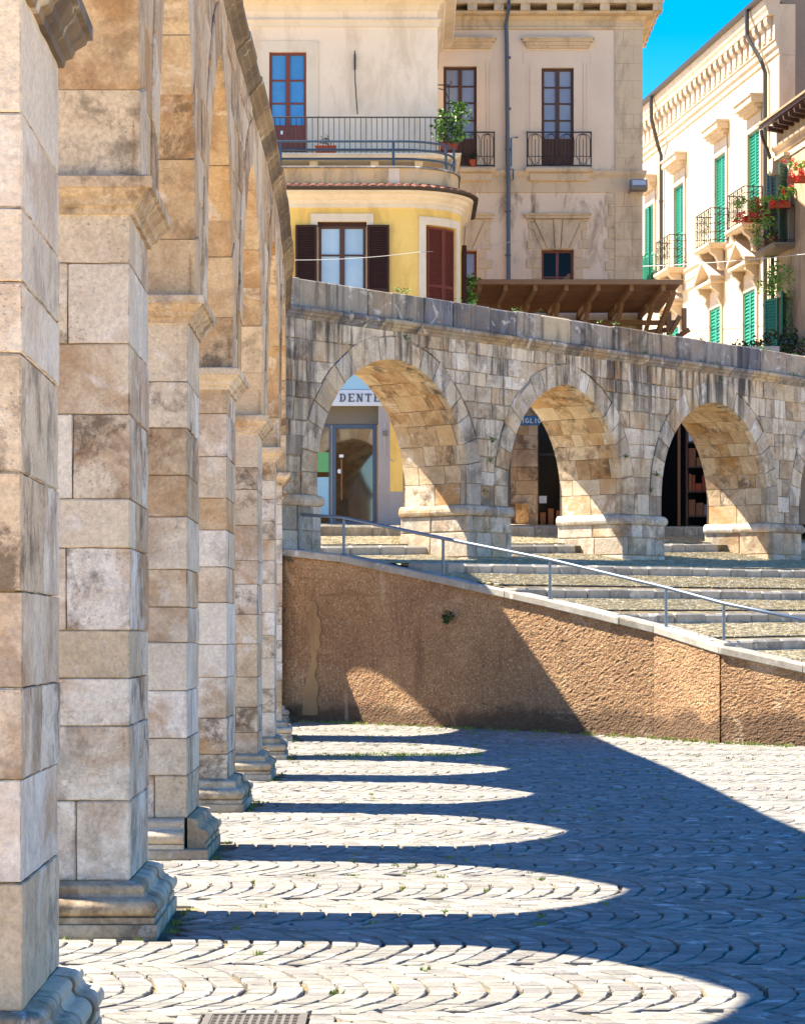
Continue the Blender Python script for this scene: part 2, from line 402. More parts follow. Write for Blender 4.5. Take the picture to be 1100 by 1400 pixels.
M['leaf'] = leafmat('leaf', ['#2c4a17', '#3f6420', '#557d2a', '#6f9436'])
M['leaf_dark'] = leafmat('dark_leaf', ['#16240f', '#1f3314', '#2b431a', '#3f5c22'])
M['leaf_bright'] = leafmat('bright_leaf', ['#5e8a2c', '#7da23a', '#93b548', '#4f7624'])
M['flower'] = leafmat('red_petal', ['#c2231a', '#d8331f', '#e04a2a'])
M['grass'] = leafmat('grass', ['#4f6a1e', '#6d8428', '#8c9436', '#a59a48'])
M['straw'] = leafmat('dry_grass', ['#8a7440', '#a58c52', '#6d6a34'])
M['manhole'] = simple('worn_manhole_stone', '#84807a', '#928d86', .85, bstr=.4)
M['cast_iron'] = simple('rusty_grate', '#5c554d', '#6e665c', .8, .2, bstr=.4)
M['street'] = plaster('street_paving', '#c4b296', '#b6a286', '#8d7d66', .4)
M['sign_white'] = simple('sign_white', '#c8cdd0', '#c0c6ca', .5)
M['sign_text'] = simple('sign_lettering', '#3c4854', '#3c4854', .5)
M['pale_blue'] = simple('pale_blue_panel', '#8fb8c6', '#99c0cc', .5)
M['street_sign'] = simple('blue_enamel', '#1d5f93', '#22689c', .35)
M['white'] = simple('white_enamel', '#dfe4e8', '#dfe4e8', .5)
M['sticker_green'] = simple('green_sticker', '#4f9a5c', '#62a86c', .4)
M['sticker_blue'] = simple('blue_sticker', '#7fb0cc', '#9ac2d6', .4)
M['lamp_grey'] = simple('lamp_grey', '#6b665f', '#767068', .8)
M['lamp_glass'] = simple('lamp_glass', '#b9bcc0', '#a9adb2', .2)
M['cable'] = simple('pale_cable', '#b9b4ae', '#a8a39c', .6)
M['goods_a'] = simple('shelf_goods', '#7a4a26', '#8e5c34', .7)
M['goods_b'] = simple('grey_goods', '#6c6a70', '#8a8890', .7)
# ------------------------------------------------------------------ plan of the place
XF_Y = [2, 9.2, 14.1, 18.95, 24.1, 29.2, 34.2, 39.4, 45.5]
XF_X = [-1.12, -1.33, -1.46, -1.55, -1.61, -1.61, -1.66, -1.80, -2.12]
def Xf(u): return float(np.interp(u, XF_Y, XF_X))
def FL(u, w, z): return (Xf(u) + w, u, z)                      # near stretch: u = distance, w = out to the square
AX, AY, DX, DY = -1.94, 45.2, .645, .764
def FB(d, w, z): return (AX + DX*d + DY*w, AY + DY*d - DX*w, z)  # far stretch
def to_do(X, Y): return ((X-AX)*DX + (Y-AY)*DY, (X-AX)*DY - (Y-AY)*DX)
TL, TB = 1.27, 1.55
SPRING, APEX, TH = 4.05, 6.5, .45

def gz(Y):
    t = min(1, max(0, (Y-37)/8)); return .16*t*t*(3-2*t)
# retaining wall foot in plan, with the top of its coping
WALL = [(-2.1, 44.55, 3.1), (-1.0, 44.0, 2.96), (.60, 42.72, 2.59), (2.28, 41.4, 2.18), (3.85, 40.1, 1.77), (4.71, 38.96, 1.46), (5.82, 38.1, 1.19), (8.6, 36.2, .62)]
def wall_pt(s):       # s = fractional node index
    i = min(int(s), len(WALL)-2); f = s-i
    return tuple(lerp(a, b, f) for a, b in zip(WALL[i], WALL[i+1]))
def wall_at_px(x):
    k = (x-550)/FPX
    for i in range(len(WALL)-1):
        a, b = WALL[i], WALL[i+1]; fa, fb = a[0]-k*a[1], b[0]-k*b[1]
        if fa*fb <= 0: return i + fa/(fa-fb)
    return len(WALL)-1.001
def wall_Y(X): return float(np.interp(X, [w[0] for w in WALL], [w[1] for w in WALL]))

# ------------------------------------------------------------------ aqueduct
aq = thing('aqueduct', 'long bent stone aqueduct of pointed arches running down the left and across behind the ramp', 'aqueduct', (-1.8, 24, 0))
def _arc(cx, cz, r, a0, a1, n): return [(cx+r*math.cos(R(lerp(a0,a1,k/n))), cz+r*math.sin(R(lerp(a0,a1,k/n)))) for k in range(n+1)]
PLINTH = [(0,-.03),(.182,-.03),(.182,0),(.187,.006),(.187,.078),(.182,.085),(0,.086)]
BASE_PROF = [(0,.087),(.166,.087),(.17,.092),(.17,.13)]+_arc(.128,.195,.062,-72,92,9)+[(.112,.262),(.104,.272)]+_arc(.058,.31,.042,-30,95,6)+[(.03,.358),(0,.362)]
PLINTH = [(o*.84, z*.8) for o, z in PLINTH]; BASE_PROF = [(o*.84, z*.8) for o, z in BASE_PROF]
IMP_PROF = [(-.02,0),(.02,0),(.025,.03),(.05,.045),(.06,.075),(.1,.11),(.105,.125),(.125,.13),(.125,.185),(.11,.195),(-.02,.2)]
def pier(fr, u0, u1, t, z0, z1, mat, base, cap, rough=0, broken=False, hmin=.22, hmax=.4, gap=.0035, chm=.009, proud=0.0, zoff=0.0):
    m = MB(fr); z = z0 + zoff
    m.box(u0+.03, u1-.03, -t+.03, proud-.03, z-.4, z1, (0,0,0,1))
    first = True
    ztop = z1
    z = z + (.289 if base else 0)
    i = rnd.randint(0, 1)
    while z < ztop-.02:
        h = rnd.uniform(hmin, hmax)
        if ztop-z-h < hmin*.7: h = ztop-z
        j = lambda a=.005: rnd.uniform(-a, a)
        ch = chm*rnd.uniform(.6, 1.7)
        a, b = z+gap, z+h-gap
        kind = ((i % 2) if rnd.random() < .7 else rnd.randint(0, 3)) if base else 4
        bx = (lambda *q: m.rough_box(*q, ch=ch, step=rough, seed=rnd.uniform(0, 90))) if rough else (lambda *q: m.box(*q, ch=ch))
        if kind == 0:
            s = rnd.choice([-.72, -.2, -.25, -.29, -.5])*t + j(.05)
            bx(u0+j(), u1+j(), s+gap, proud+j(.004), a, b); bx(u0+j(), u1+j(), -t+j(), s-gap, a, b)
        elif kind == 1:
            s = lerp(u0, u1, rnd.uniform(.3, .7))
            bx(u0+j(), s-gap, -t+j(), proud+j(.004), a, b); bx(s+gap, u1+j(), -t+j(), proud+j(.004), a, b)
        elif kind == 2:
            s = rnd.choice([-.7, -.35])*t + j(.05); s2 = lerp(u0, u1, rnd.uniform(.35, .65))
            bx(u0+j(), s2-gap, s+gap, proud+j(.004), a, b); bx(s2+gap, u1+j(), s+gap, proud+j(.004), a, b); bx(u0+j(), u1+j(), -t+j(), s-gap, a, b)
        elif kind == 4:
            L = u1-u0; c = [u0]+sorted(lerp(u0, u1, (q+rnd.uniform(.3, .7))/3) for q in range(3))[:rnd.choice([2,3])]+[u1]
            for q, (p0, p1) in enumerate(zip(c, c[1:])):
                if q in (0, len(c)-2):
                    ws = -t*rnd.uniform(.4, .6); bx(p0+gap*(q>0), p1-gap*(q==0), -t+j(), ws-gap, a, b); bx(p0+gap*(q>0), p1-gap*(q==0), ws+gap, proud+j(.012), a, b)
                else: bx(p0+gap, p1-gap, -t+j(), proud+j(.012), a, b)
        else: bx(u0+j(), u1+j(), -t+j(), proud+j(.004), a, b)
        z += h; i += 1
    p = m.build('pier', mat, aq, smooth='angle' if rough else False)
    if base:
        mb = MB(fr); L = u1-u0
        back = [[(u0+L*.79,0),(u1,0),(u1,-t*.5)], [(u1,-t*.505),(u1,-t),(u0+.4,-t)], [(u0+.39,-t),(u0,-t)]]
        f1 = rnd.uniform(.6, .75); f2, f3 = rnd.uniform(.16, .26), rnd.uniform(.42, .56)
        segs = [[(u0,-t),(u0,-t*f1)], [(u0,-t*(f1-.005)),(u0,0),(u0+L*f2,0)], [(u0+L*(f2+.01),0),(u0+L*f3,0)], [(u0+L*(f3+.01),0),(u0+L*.78,0)]]+back
        up = [[(u0,-t),(u0,-.02)], [(u0+.004,0),(u0+L*f3,0)], [(u0+L*(f3+.01),0),(u0+L*.78,0)]]+back if broken else segs
        for s in segs: mb.sweep(s, [(o, zz+zoff) for o, zz in PLINTH])
        for s in up:
            q = rnd.uniform(-.008, .008); mb.sweep(s, [(o+q*(o>0.01), zz+zoff) for o, zz in BASE_PROF])
        mb.build('base', M['base'], p, smooth='angle')
    if cap == 'impost':
        mb = MB(fr); zi = z1-.02; L = u1-u0; c = t*rnd.uniform(.45, .62)
        segs = [[(u0,-t),(u0,-c-.006)], [(u0,-c),(u0,proud),(u0+L*.42,proud)], [(u0+L*.425,proud),(u1,proud),(u1,-t*.4)], [(u1,-t*.405),(u1,-t),(u0,-t)]]
        for s in segs: mb.sweep(s, [(o, zz+zi) for o, zz in IMP_PROF])
        mb.box(u0+.01, u1-.01, -t+.01, proud-.01, zi, zi+.19, (.3,.3,.3,1))
        mb.build('impost', M['cornice_dark'] if broken is None else M['arch'], p)
    if cap == 'pedestal':
        mb = MB(fr); zi = z1-.01; L = u1-u0
        prof = [(-.02,0),(.02,.005),(.04,.03),(.05,.07),(.045,.12),(.025,.16),(0,.185),(-.04,.2)]
        cs = [0]+sorted(rnd.uniform(.25, .75) for _ in range(2))+[1]
        mb.sweep([(u0,-t),(u0,-t*.52)], [(o, zz+zi) for o, zz in prof]); mb.sweep([(u0,-t*.515),(u0,proud),(u0+L*.22,proud)], [(o, zz+zi) for o, zz in prof])
        mb.sweep([(u0+L*.228,proud),(u0+L*.63,proud)], [(o, zz+zi) for o, zz in prof])
        mb.sweep([(u0+L*.637,proud),(u1,proud),(u1,-t)], [(o, zz+zi) for o, zz in prof])
        mb.box(u0+.03, u1-.03, -t+.01, proud-.03, zi, zi+.19, (.3,.3,.3,1))
        mb.build('pedestal_cap', mat, p)
    return p

class Arch:
    def __init__(s, ua, ub, stilt=0.0):
        s.zs = SPRING+stilt
        s.c = (ua+ub)/2; s.a = (ub-ua)/2; r = APEX-s.zs
        s.e = max(.05, (r*r-s.a**2)/(2*s.a)); s.R = s.a+s.e
    def half(s, z, off=0.0):        # half width at height z for radius R+off
        q = (s.R+off)**2-max(0.0, z-s.zs)**2
        return max(0.0, math.sqrt(q)-s.e) if q > 0 else 0.0
    def top(s, off): return s.zs+math.sqrt((s.R+off)**2-s.e**2)
    def pt(s, side, phi, off=0.0):
        r = s.R+off; return (s.c+side*(r*math.cos(phi)-s.e), s.zs+r*math.sin(phi))
    def pmax(s, off): return math.acos(min(1, s.e/(s.R+off)))

def build_arch(fr, A, t, proud, mat, nv=7, gap=.0035, inner=None):
    m = MB(fr); mi = MB(fr) if inner else m
    for side in (-1, 1):
        cuts = [0.0]+sorted((i+rnd.uniform(-.18, .18))/nv for i in range(1, nv))+[1.0]
        if A.zs > SPRING:
            x0, x1 = sorted((A.c+side*A.a, A.c+side*(A.a+TH)))
            for w0, w1 in ((-t, -t*.5), (-t*.5, -.16), (-.16, proud+.012)): (m if w1 > 0 else mi).prism([(x0,SPRING),(x1,SPRING),(x1,A.zs),(x0,A.zs)], w0+gap, w1-gap, gap, .01)
        for i in range(nv):
            th = TH*rnd.uniform(.9, 1.08)
            p0, p1 = A.pmax(0)*cuts[i], A.pmax(0)*cuts[i+1]
            q0, q1 = A.pmax(th)*cuts[i], A.pmax(th)*cuts[i+1]
            poly = [A.pt(side, p0), A.pt(side, (p0+p1)/2), A.pt(side, p1), A.pt(side, q1, th), A.pt(side, (q0+q1)/2, th), A.pt(side, q0, th)]
            if side < 0: poly = poly[::-1]
            ws = [-t]+sorted([-t*(.33+.12*(i%2))+rnd.uniform(-.05,.05), -t*(.66+.1*((i+1)%2))+rnd.uniform(-.05,.05)], reverse=False)+([-.14-.12*(i%2)] if inner else [])+[proud+.012+rnd.uniform(-.006,.008)]
            for w0, w1 in zip(ws, ws[1:]):
                d = rnd.uniform(-.004, .006)
                (m if w1 > -.01 else mi).prism([(x, z+d) for x, z in poly], w0+gap, w1-(gap if w1 < proud-.1 else 0), gap, .009*rnd.uniform(.6,1.6))
    # core behind the stones
    N = 12; c = (0,0,0,1)
    pts = [A.pt(-1, A.pmax(.03)*k/N, .03) for k in range(N+1)]+[A.pt(1, A.pmax(.03)*(N-k)/N, .03) for k in range(1, N+1)]
    if A.zs > SPRING: pts = [(pts[0][0], SPRING)]+pts+[(pts[-1][0], SPRING)]
    for (a, b) in zip(pts, pts[1:]):
        if abs(a[0]-b[0]) < 1e-6: a, b = (a, (b[0]+1e-4, b[1]))
        m.poly([(a[0],-t,a[1]),(b[0],-t,b[1]),(b[0],proud-.03,b[1]),(a[0],proud-.03,a[1])], c)
        for w in (-t+.012, proud-.03): m.poly([(a[0],w,a[1]),(b[0],w,b[1]),(b[0],w,7.1),(a[0],w,7.1)], c)
    o = m.build('arch', mat, aq)
    if inner: mi.build('soffit', inner, o)
    return o

def build_spandrel(fr, Al, Ar, uL, uR, t, proud, mat, hmin, hmax, lmin, lmax, gap=.0035, z0=SPRING, irr=.0):
    """courses over one pier, between the crown of the arch before it and the crown of the next"""
    m = MB(fr); z = z0
    TOP = 7.1
    def el(zz): return Al.c+Al.half(zz, TH*1.0) if Al else uL
    def er(zz): return Ar.c-Ar.half(zz, TH*1.0) if Ar else uR
    while z < TOP-.02:
        h = rnd.uniform(hmin, hmax)
        if TOP-z-h < hmin*.7: h = TOP-z
        za, zb = z, z+h; zs = sorted(set([za, za+h*.33, za+h*.66, zb]+[q for q in ([Al.top(TH)] if Al else [])+([Ar.top(TH)] if Ar else []) if za < q < zb]))
        lo = max(el(q) for q in zs); hi = min(er(q) for q in zs)
        inner_lo, inner_hi = lo+.06, hi-.06
        cuts = []
        if inner_hi-inner_lo > lmin*.8:
            x = inner_lo+rnd.uniform(.05, lmax*.6)
            while x < inner_hi-.05: cuts.append(x); x += rnd.uniform(lmin, lmax)
        L = [(el(q), q) for q in zs]; Rr = [(er(q), q) for q in zs]
        bounds = [L]+[[(c+rnd.uniform(-irr,irr), za), (c+rnd.uniform(-irr,irr), zb)] for c in cuts]+[Rr]
        for b0, b1 in zip(bounds, bounds[1:]):
            if min(b1[0][0]-b0[0][0], b1[-1][0]-b0[-1][0]) < .03:
                if max(b1[0][0]-b0[0][0], b1[-1][0]-b0[-1][0]) < .05: continue
            poly = list(b0[::-1])+list(b1)       # top-left down to bottom-left, bottom-right up
            if irr: poly = [(x_+rnd.uniform(-irr, irr)*.4, z_+rnd.uniform(-irr, irr)*.5) for x_, z_ in poly]
            m.prism(poly, proud-.3, proud+rnd.uniform(-.006, .007)*(1+irr*60), gap*rnd.uniform(.7, 1.8), .008*rnd.uniform(.6, 1.8))
        z += h
    c = (0,0,0,1); a, b = (Al.c+Al.a if Al else uL), (Ar.c-Ar.a if Ar else uR)
    for w in (-t+.012, proud-.03): m.poly([(a-.02,w,z0),(b+.02,w,z0),(b+.02,w,7.1),(a-.02,w,7.1)], c)
    if not Al: m.poly([(a+.0,-t+.012,z0),(a+.0,proud-.03,z0),(a+.0,proud-.03,7.1),(a+.0,-t+.012,7.1)], c)
    if not Ar: m.poly([(b,-t+.012,z0),(b,proud-.03,z0),(b,proud-.03,7.1),(b,-t+.012,7.1)], c)
    return m.build('spandrel_wall', mat, aq)

def top_works(fr, u0, u1, t, proud, rec):
    m = MB(fr); u = u0
    prof = [(-.3,7.08),(.0,7.08),(.02,7.1),(.035,7.13),(.075,7.16),(.085,7.19),(.13,7.215),(.135,7.275),(.12,7.29),(-.3,7.31)]
    while u < u1-.05:
        l = rnd.uniform(.7, 1.3); l = min(l, u1-u); n = 3
        q = rnd.uniform(-.012, .012)
        m.sweep([(u+.003+(l-.006)*k/n, proud) for k in range(n+1)], [(o+q, z) for o, z in prof]); u += l
    m.build('cornice', M['cornice_dark'] if rec > .1 else M['coping'], aq)
    m = MB(fr); u = u0
    while u < u1-.05:
        l = rnd.uniform(.65, 1.25); l = min(l, u1-u)
        a = rnd.uniform(-.012, .012)
        m.box(u+.004, u+l-.004, -.36-rec, -.035-rec+a, 7.3, 7.79+rnd.uniform(-.012,.012), ch=.02*rnd.uniform(.6,1.5))
        u += l
    m.build('coping', M['coping'], aq)
    m = MB(fr); u = u0
    while u < u1-.05:
        l = min(rnd.uniform(1, 1.6), u1-u); m.box(u+.004, u+l-.004, -t, -t+.32, 7.08, 7.7, ch=.02); u += l
    n = max(2, int((u1-u0)/2))
    for k in range(n): m.poly([(lerp(u0,u1,k/n),-t+.3,7.09),(lerp(u0,u1,(k+1)/n),-t+.3,7.09),(lerp(u0,u1,(k+1)/n),-.3,7.09),(lerp(u0,u1,k/n),-.3,7.09)], (0,0,0,1))
    m.build('water_channel', M['coping'], aq)

PL = [(9.2,10.45),(14.1,15.38),(18.98,20.28),(24.12,25.38),(29.25,30.5),(34.2,35.45),(39.45,40.7),(44.33,45.7)]
for i, (a, b) in enumerate(PL):
    pier(FL, a, b, TL, 0, SPRING-.17, M['pier'], True, 'impost', hmin=.22, hmax=.46 if i < 2 else .4, zoff=gz(a), rough={0:.05,1:.06,2:.08,3:.1}.get(i, 0), broken={0: None, 2: True}.get(i, False), gap=.0028, chm=.004)
AL = [Arch(a[1], b[0]) for a, b in zip(PL, PL[1:])]
for A in AL: build_arch(FL, A, TL, .05, M['arch'], 7)
for i, (a, b) in enumerate(PL):
    build_spandrel(FL, AL[i-1] if i else None, AL[i] if i < len(AL) else None, a-.2, b, TL, .05, M['arch'], .34, .5, .6, 1.2)
top_works(FL, 9.0, 45.6, TL, .05, .2)
PB = [(-.55,.72),(4.86,6.1),(9.82,11.2),(15.2,16.5),(20.4,21.7)]
for i, (a, b) in enumerate(PB):
    pier(FB, a-.04, b+.04, TB+.04, 2.3+a*.02, SPRING-.19, M['back'], False, 'pedestal', hmin=.28, hmax=.46, proud=.05, chm=.016, gap=.005)
ABk = [Arch(a[1], b[0], .4) for a, b in zip(PB, PB[1:])]
TH = .42
for A in ABk: build_arch(FB, A, TB, 0, M['back'], 9, .005, M['arch'])
for i, (a, b) in enumerate(PB):
    build_spandrel(FB, ABk[i-1] if i else None, ABk[i] if i < len(ABk) else None, a, b, TB, 0, M['back'], .24, .42, .2, .72, .005, irr=.022)
top_works(FB, -.5, 21.6, TB, 0, 0)

# ------------------------------------------------------------------ ground sheets
m = MB(); N = 40
ys = [-60, -20, 0, 8]+[37+k for k in range(9)]+[48, 60, 90, 140, 400]
xs = [-400, -60, -12, -4, 2, 8, 20, 60, 400]
for y0, y1 in zip(ys, ys[1:]):
    for x0, x1 in zip(xs, xs[1:]): m.poly([(x0,y0,gz(y0)-.035),(x1,y0,gz(y0)-.035),(x1,y1,gz(y1)-.035),(x0,y1,gz(y1)-.035)])
m.build('ground', M['ground'], kind='structure')
m = MB(); ys = [8, 20, 37]+[37.5+.5*k for k in range(17)]
for y0, y1 in zip(ys, ys[1:]): m.poly([(-3.6,y0,gz(y0)-.019),(9.5,y0,gz(y0)-.019),(9.5,y1,gz(y1)-.019),(-3.6,y1,gz(y1)-.019)])
m.build('joint_soil', M['soil'], kind='structure')

def setts(name, Q, mat, depth=.022, top_in=.012):
    """Q (N,4,3) sett outlines at the walking surface"""
    Q = np.array(Q); N = len(Q); c = Q.mean(1, keepdims=True); rg = np.random.RandomState(3)
    d = Q-c; ln = np.linalg.norm(d, axis=2, keepdims=True)
    def ring(i, dz): r = c+d*np.maximum(.3, (ln-i)/ln); r = r.copy(); r[..., 2] += dz; return r
    jit = rg.uniform(-.0025, .002, (N,1)); til = rg.normal(0, .0009, (N,4))
    r0 = ring(.003, -depth); r1 = ring(.005, -.005); r1[...,2] += jit; r2 = ring(top_in, 0); r2[...,2] += jit+til
    V = np.stack([r0, r1, r2], 1).reshape(-1, 3)
    base = (np.arange(N)*12)[:, None]
    F = [base+np.array([8,9,10,11])]
    for k in (0, 4):
        for i in range(4):
            j = (i+1) % 4; F.append(base+np.array([k+i, k+j, k+4+j, k+4+i]))
    F = np.concatenate(F, 0)
    me = bpy.data.meshes.new(name); o = bpy.data.objects.new(name, me); COL.objects.link(o)
    me.from_pydata(V.tolist(), [], F.tolist())
    T = rg.uniform(0, 1, (N, 4)).astype(np.float32); T = np.tile(T, (9, 1))
    at = me.attributes.new('tint', 'FLOAT_COLOR', 'FACE'); at.data.foreach_set('color', T.ravel())
    me.materials.append(mat); me.update(); o['kind'] = 'structure'; return o

GR = (-.83, -.40, 10.35, 11.15)        # drain grate
MH = (-.45, 14.6, .17)                 # round cover
def pier_hit(x, y):
    for a, b in PL:
        if a-.2 < y < b+.2 and Xf(y)-TL-.2 < x < Xf(y)+.2: return True
    return False
Q = []; PITCH = .138; PER = 1.6; SAG = .26; rg = random.Random(11); joints = []
for ci in range(-2, 22):
    yc = 12.0+PER*ci; wob = [rg.uniform(-.02, .02) for _ in range(9)]
    for i in range(-40, 80):
        x0 = i*PITCH+rg.uniform(-.006, .006)+.061*ci; y = yc-PER/2+(i % 2)*.08+rg.uniform(-.07, .05); yend = yc+PER/2+(i % 2)*.08+rg.uniform(-.07, .05)
        X = lambda q: x0+SAG*(1-abs((q-yc)/(PER/2))**1.8)+.018*math.sin(q*5+ci)+.004*math.sin(q*13+i*2.1)
        while y < yend-.04:
            l = min(rg.uniform(.095, .175), yend-y); l = yend-y if yend-y-l < .05 else l; y1 = y+l; ym = y+l/2; xm = X(ym)
            if 8.4 < ym and -3.4 < xm < min(9.3, .157*ym+2.4) and ym < wall_Y(xm)+.3 and not pier_hit(xm, ym):
                if not (GR[0]-.12 < xm+.06 < GR[1]+.12 and GR[2]-.1 < ym < GR[3]+.1) and math.hypot(xm+.06-MH[0], ym-MH[1]) > MH[2]+.07:
                    j = lambda: rg.uniform(-.007, .007)
                    g = rg.uniform(.003, .009); q = [(X(y)+g+j(), y+.003+j()), (X(y)+PITCH-g+j(), y+.003+j()), (X(y1)+PITCH-g+j(), y1-.003+j()), (X(y1)+g+j(), y1-.003+j())]
                    Q.append([(a, b, gz(b)) for a, b in q])
                    if rg.random() < .12: joints.append((X(y), y, gz(y)))
            y = y1
# straight setts framing the grate
for k in range(6):
    for (x, y) in ((GR[0]-.065, GR[2]+.13*k), (GR[1]+.065, GR[2]+.13*k)):
        Q.append([(x-.055, y, 0), (x+.055, y, 0), (x+.055, y+.12, 0), (x-.055, y+.12, 0)])
for k in range(5):
    x = GR[0]-.12+.14*k; Q.append([(x, GR[3]+.015, 0), (x+.13, GR[3]+.015, 0), (x+.13, GR[3]+.13, 0), (x, GR[3]+.13, 0)])
setts('cobblestone_paving', Q, M['sett'])

# ------------------------------------------------------------------ terrace behind the retaining wall
KERBS = [(-4.0, 3.62, .03, .2), (-1.0, 3.17, .03, .17), (3.1, 2.81, .009, .15), (5.0, 2.373, .006, .15), (6.9, 1.95, .009, .15), (9.1, 1.54, .012, .15), (11.3, 1.13, .012, .15), (13.5, .72, .012, .15)]
PROF = [(-60, 5.2, .03), (-12, 4.0, .03), (-7, 3.72, .03), (-4.0, 3.62, .03), (-4.0, 3.42, .03), (-1.0, 3.17, .03), (-1.0, 3.0, .03), (0.2, 2.915, .021), (3.1, 2.81, .009)]
for k in range(2, len(KERBS)):
    o, z, s, r = KERBS[k]; PROF.append((o, z-r, s))
    if k+1 < len(KERBS): PROF.append((KERBS[k+1][0], KERBS[k+1][1], KERBS[k+1][2]))
WDO = [to_do(w[0], w[1]) for w in WALL]
def dstart(o): return -3.0 if o < WDO[0][1] else float(np.interp(o, [q[1] for q in WDO], [q[0] for q in WDO]))+.12
m = MB(FB); m2 = MB(FB)
for (o0, z0, s0), (o1, z1, s1) in zip(PROF, PROF[1:]):
    n = 1 if o1-o0 < .01 else max(1, min(12, int((o1-o0)/.4)))
    for k in range(n):
        a, b = lerp(o0, o1, k/n), lerp(o0, o1, (k+1)/n)
        za, zb = lerp(z0, z1, k/n), lerp(z0, z1, (k+1)/n); sa, sb = lerp(s0, s1, k/n), lerp(s0, s1, (k+1)/n)
        da, db = dstart(a), dstart(b); de = 90 if o1 <= -4 else 26
        if o1 <= -7: da = db = -60
        (m2 if o1 <= -4.0 else m).poly([(da, a, za+sa*da-.03), (de, a, za+sa*de-.03), (de, b, zb+sb*de-.03), (db, b, zb+sb*db-.03)])
m.build('ramp_terrace', M['soil'], kind='structure'); m2.build('street', M['street'], kind='structure')
def tz(o, d):
    for (o0, z0, s0), (o1, z1, s1) in zip(PROF, PROF[1:]):
        if o0 <= o < o1: f = (o-o0)/(o1-o0); return lerp(z0, z1, f)+lerp(s0, s1, f)*d
    return 1.0
Q = []; rg = random.Random(5); tj = []
o = -8.0
while o < 13:
    p = .115
    if any(k[0]-.38 < o+p and o < k[0]+.02 for k in KERBS): o += .05; continue
    d = max(dstart(o)+.05, -2.0)+rg.uniform(0, .1)
    while d < 25:
        l = rg.uniform(.09, .17); x, y, _ = FB(d, o, 0)
        inpier = -TB-.1 < o < .06 and any(a-.05 < d < b+.05 for a, b in PB)
        if x < .165*y+1.2 and not inpier:
            j = lambda: rg.uniform(-.012, .012)
            c = [(d+j(), o+j()), (d+l+j(), o+j()), (d+l+j(), o+p+j()), (d+j(), o+p+j())]
            Q.append([FB(a, b, tz(o+.05, a)) for a, b in c])
            if rg.random() < .05: tj.append(FB(d, o, tz(o, d)))
        d += l
    o += p
setts('terrace_cobbles', Q, M['pebble'], top_in=.018)
for (o, z, s, r) in KERBS:
    m = MB(FB); d = max(dstart(o)-.05, -2.5)
    while d < 25:
        l = rnd.uniform(.45, .85)
        if not (-TB-.05 < o < .05 and any(a-.1 < d+l/2 < b+.1 for a, b in PB)):
            f = lambda u, w, q, zz=z, ss=s: FB(u, w, zz+ss*u+q)
            m.fr = f; a = rnd.uniform(-.015, .015)
            m.box(d+.006, d+l-.006, o-.3, o+.045+a, -r-.12, rnd.uniform(-.008, .008), ch=.035*rnd.uniform(.7, 1.3))
        d += l
    m.build('step_kerb', M['kerb'], kind='structure')

# ------------------------------------------------------------------ retaining wall and its rail
rw = thing('retaining_wall', 'brown pebbly concrete retaining wall below the sloping ramp, capped with pale stone', 'wall', (1.5, 42.5, 0))
def body(i0, i1, tone, off=0.0):
    P = []; 
    for i in range(i0, i1):
        a, b = WALL[i], WALL[i+1]; n = max(2, int(math.hypot(b[0]-a[0], b[1]-a[1])/.045))
        for k in range(n+(1 if i == i1-1 else 0)): P.append(tuple(lerp(p, q, k/n) for p, q in zip(a, b)))
    nz = 62; V = []; F = []; rg = np.random.RandomState(i0+2)
    for i, p in enumerate(P):
        q0, q1 = P[max(0, i-1)], P[min(len(P)-1, i+1)]; l = math.hypot(q1[0]-q0[0], q1[1]-q0[1]); nx, ny = (q1[1]-q0[1])/l, -(q1[0]-q0[0])/l
        zt, zb = p[2]-.13, -.3
        for k in range(nz+1):
            r = rg.normal(0, .0032) + off
            V.append((p[0]+nx*r, p[1]+ny*r, lerp(zb, zt, k/nz)))
    m = MB(); m.V = V
    for i in range(len(P)-1):
        for k in range(nz): a = i*(nz+1)+k; m.face((a, a+nz+1, a+nz+2, a+1), tone)
    # back and top so that the wall has its thickness
    for i in range(i0, i1):
        a, b = WALL[i], WALL[i+1]; c = (0.2,.2,.2,1)
        m.poly([(a[0]+.2,a[1]+.32,a[2]-.14),(b[0]+.2,b[1]+.32,b[2]-.14),(b[0],b[1],b[2]-.14),(a[0],a[1],a[2]-.14)], c)
        m.poly([(a[0]+.2,a[1]+.32,-.3),(b[0]+.2,b[1]+.32,-.3),(b[0]+.2,b[1]+.32,b[2]-.14),(a[0]+.2,a[1]+.32,a[2]-.14)], c)
    return m.build('wall_body', M['aggregate'], rw, recalc=False)
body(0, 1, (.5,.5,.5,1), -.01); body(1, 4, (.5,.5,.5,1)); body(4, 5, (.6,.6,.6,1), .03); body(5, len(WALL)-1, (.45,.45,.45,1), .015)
m = MB(); s = 0.0; SEG = len(WALL)-1
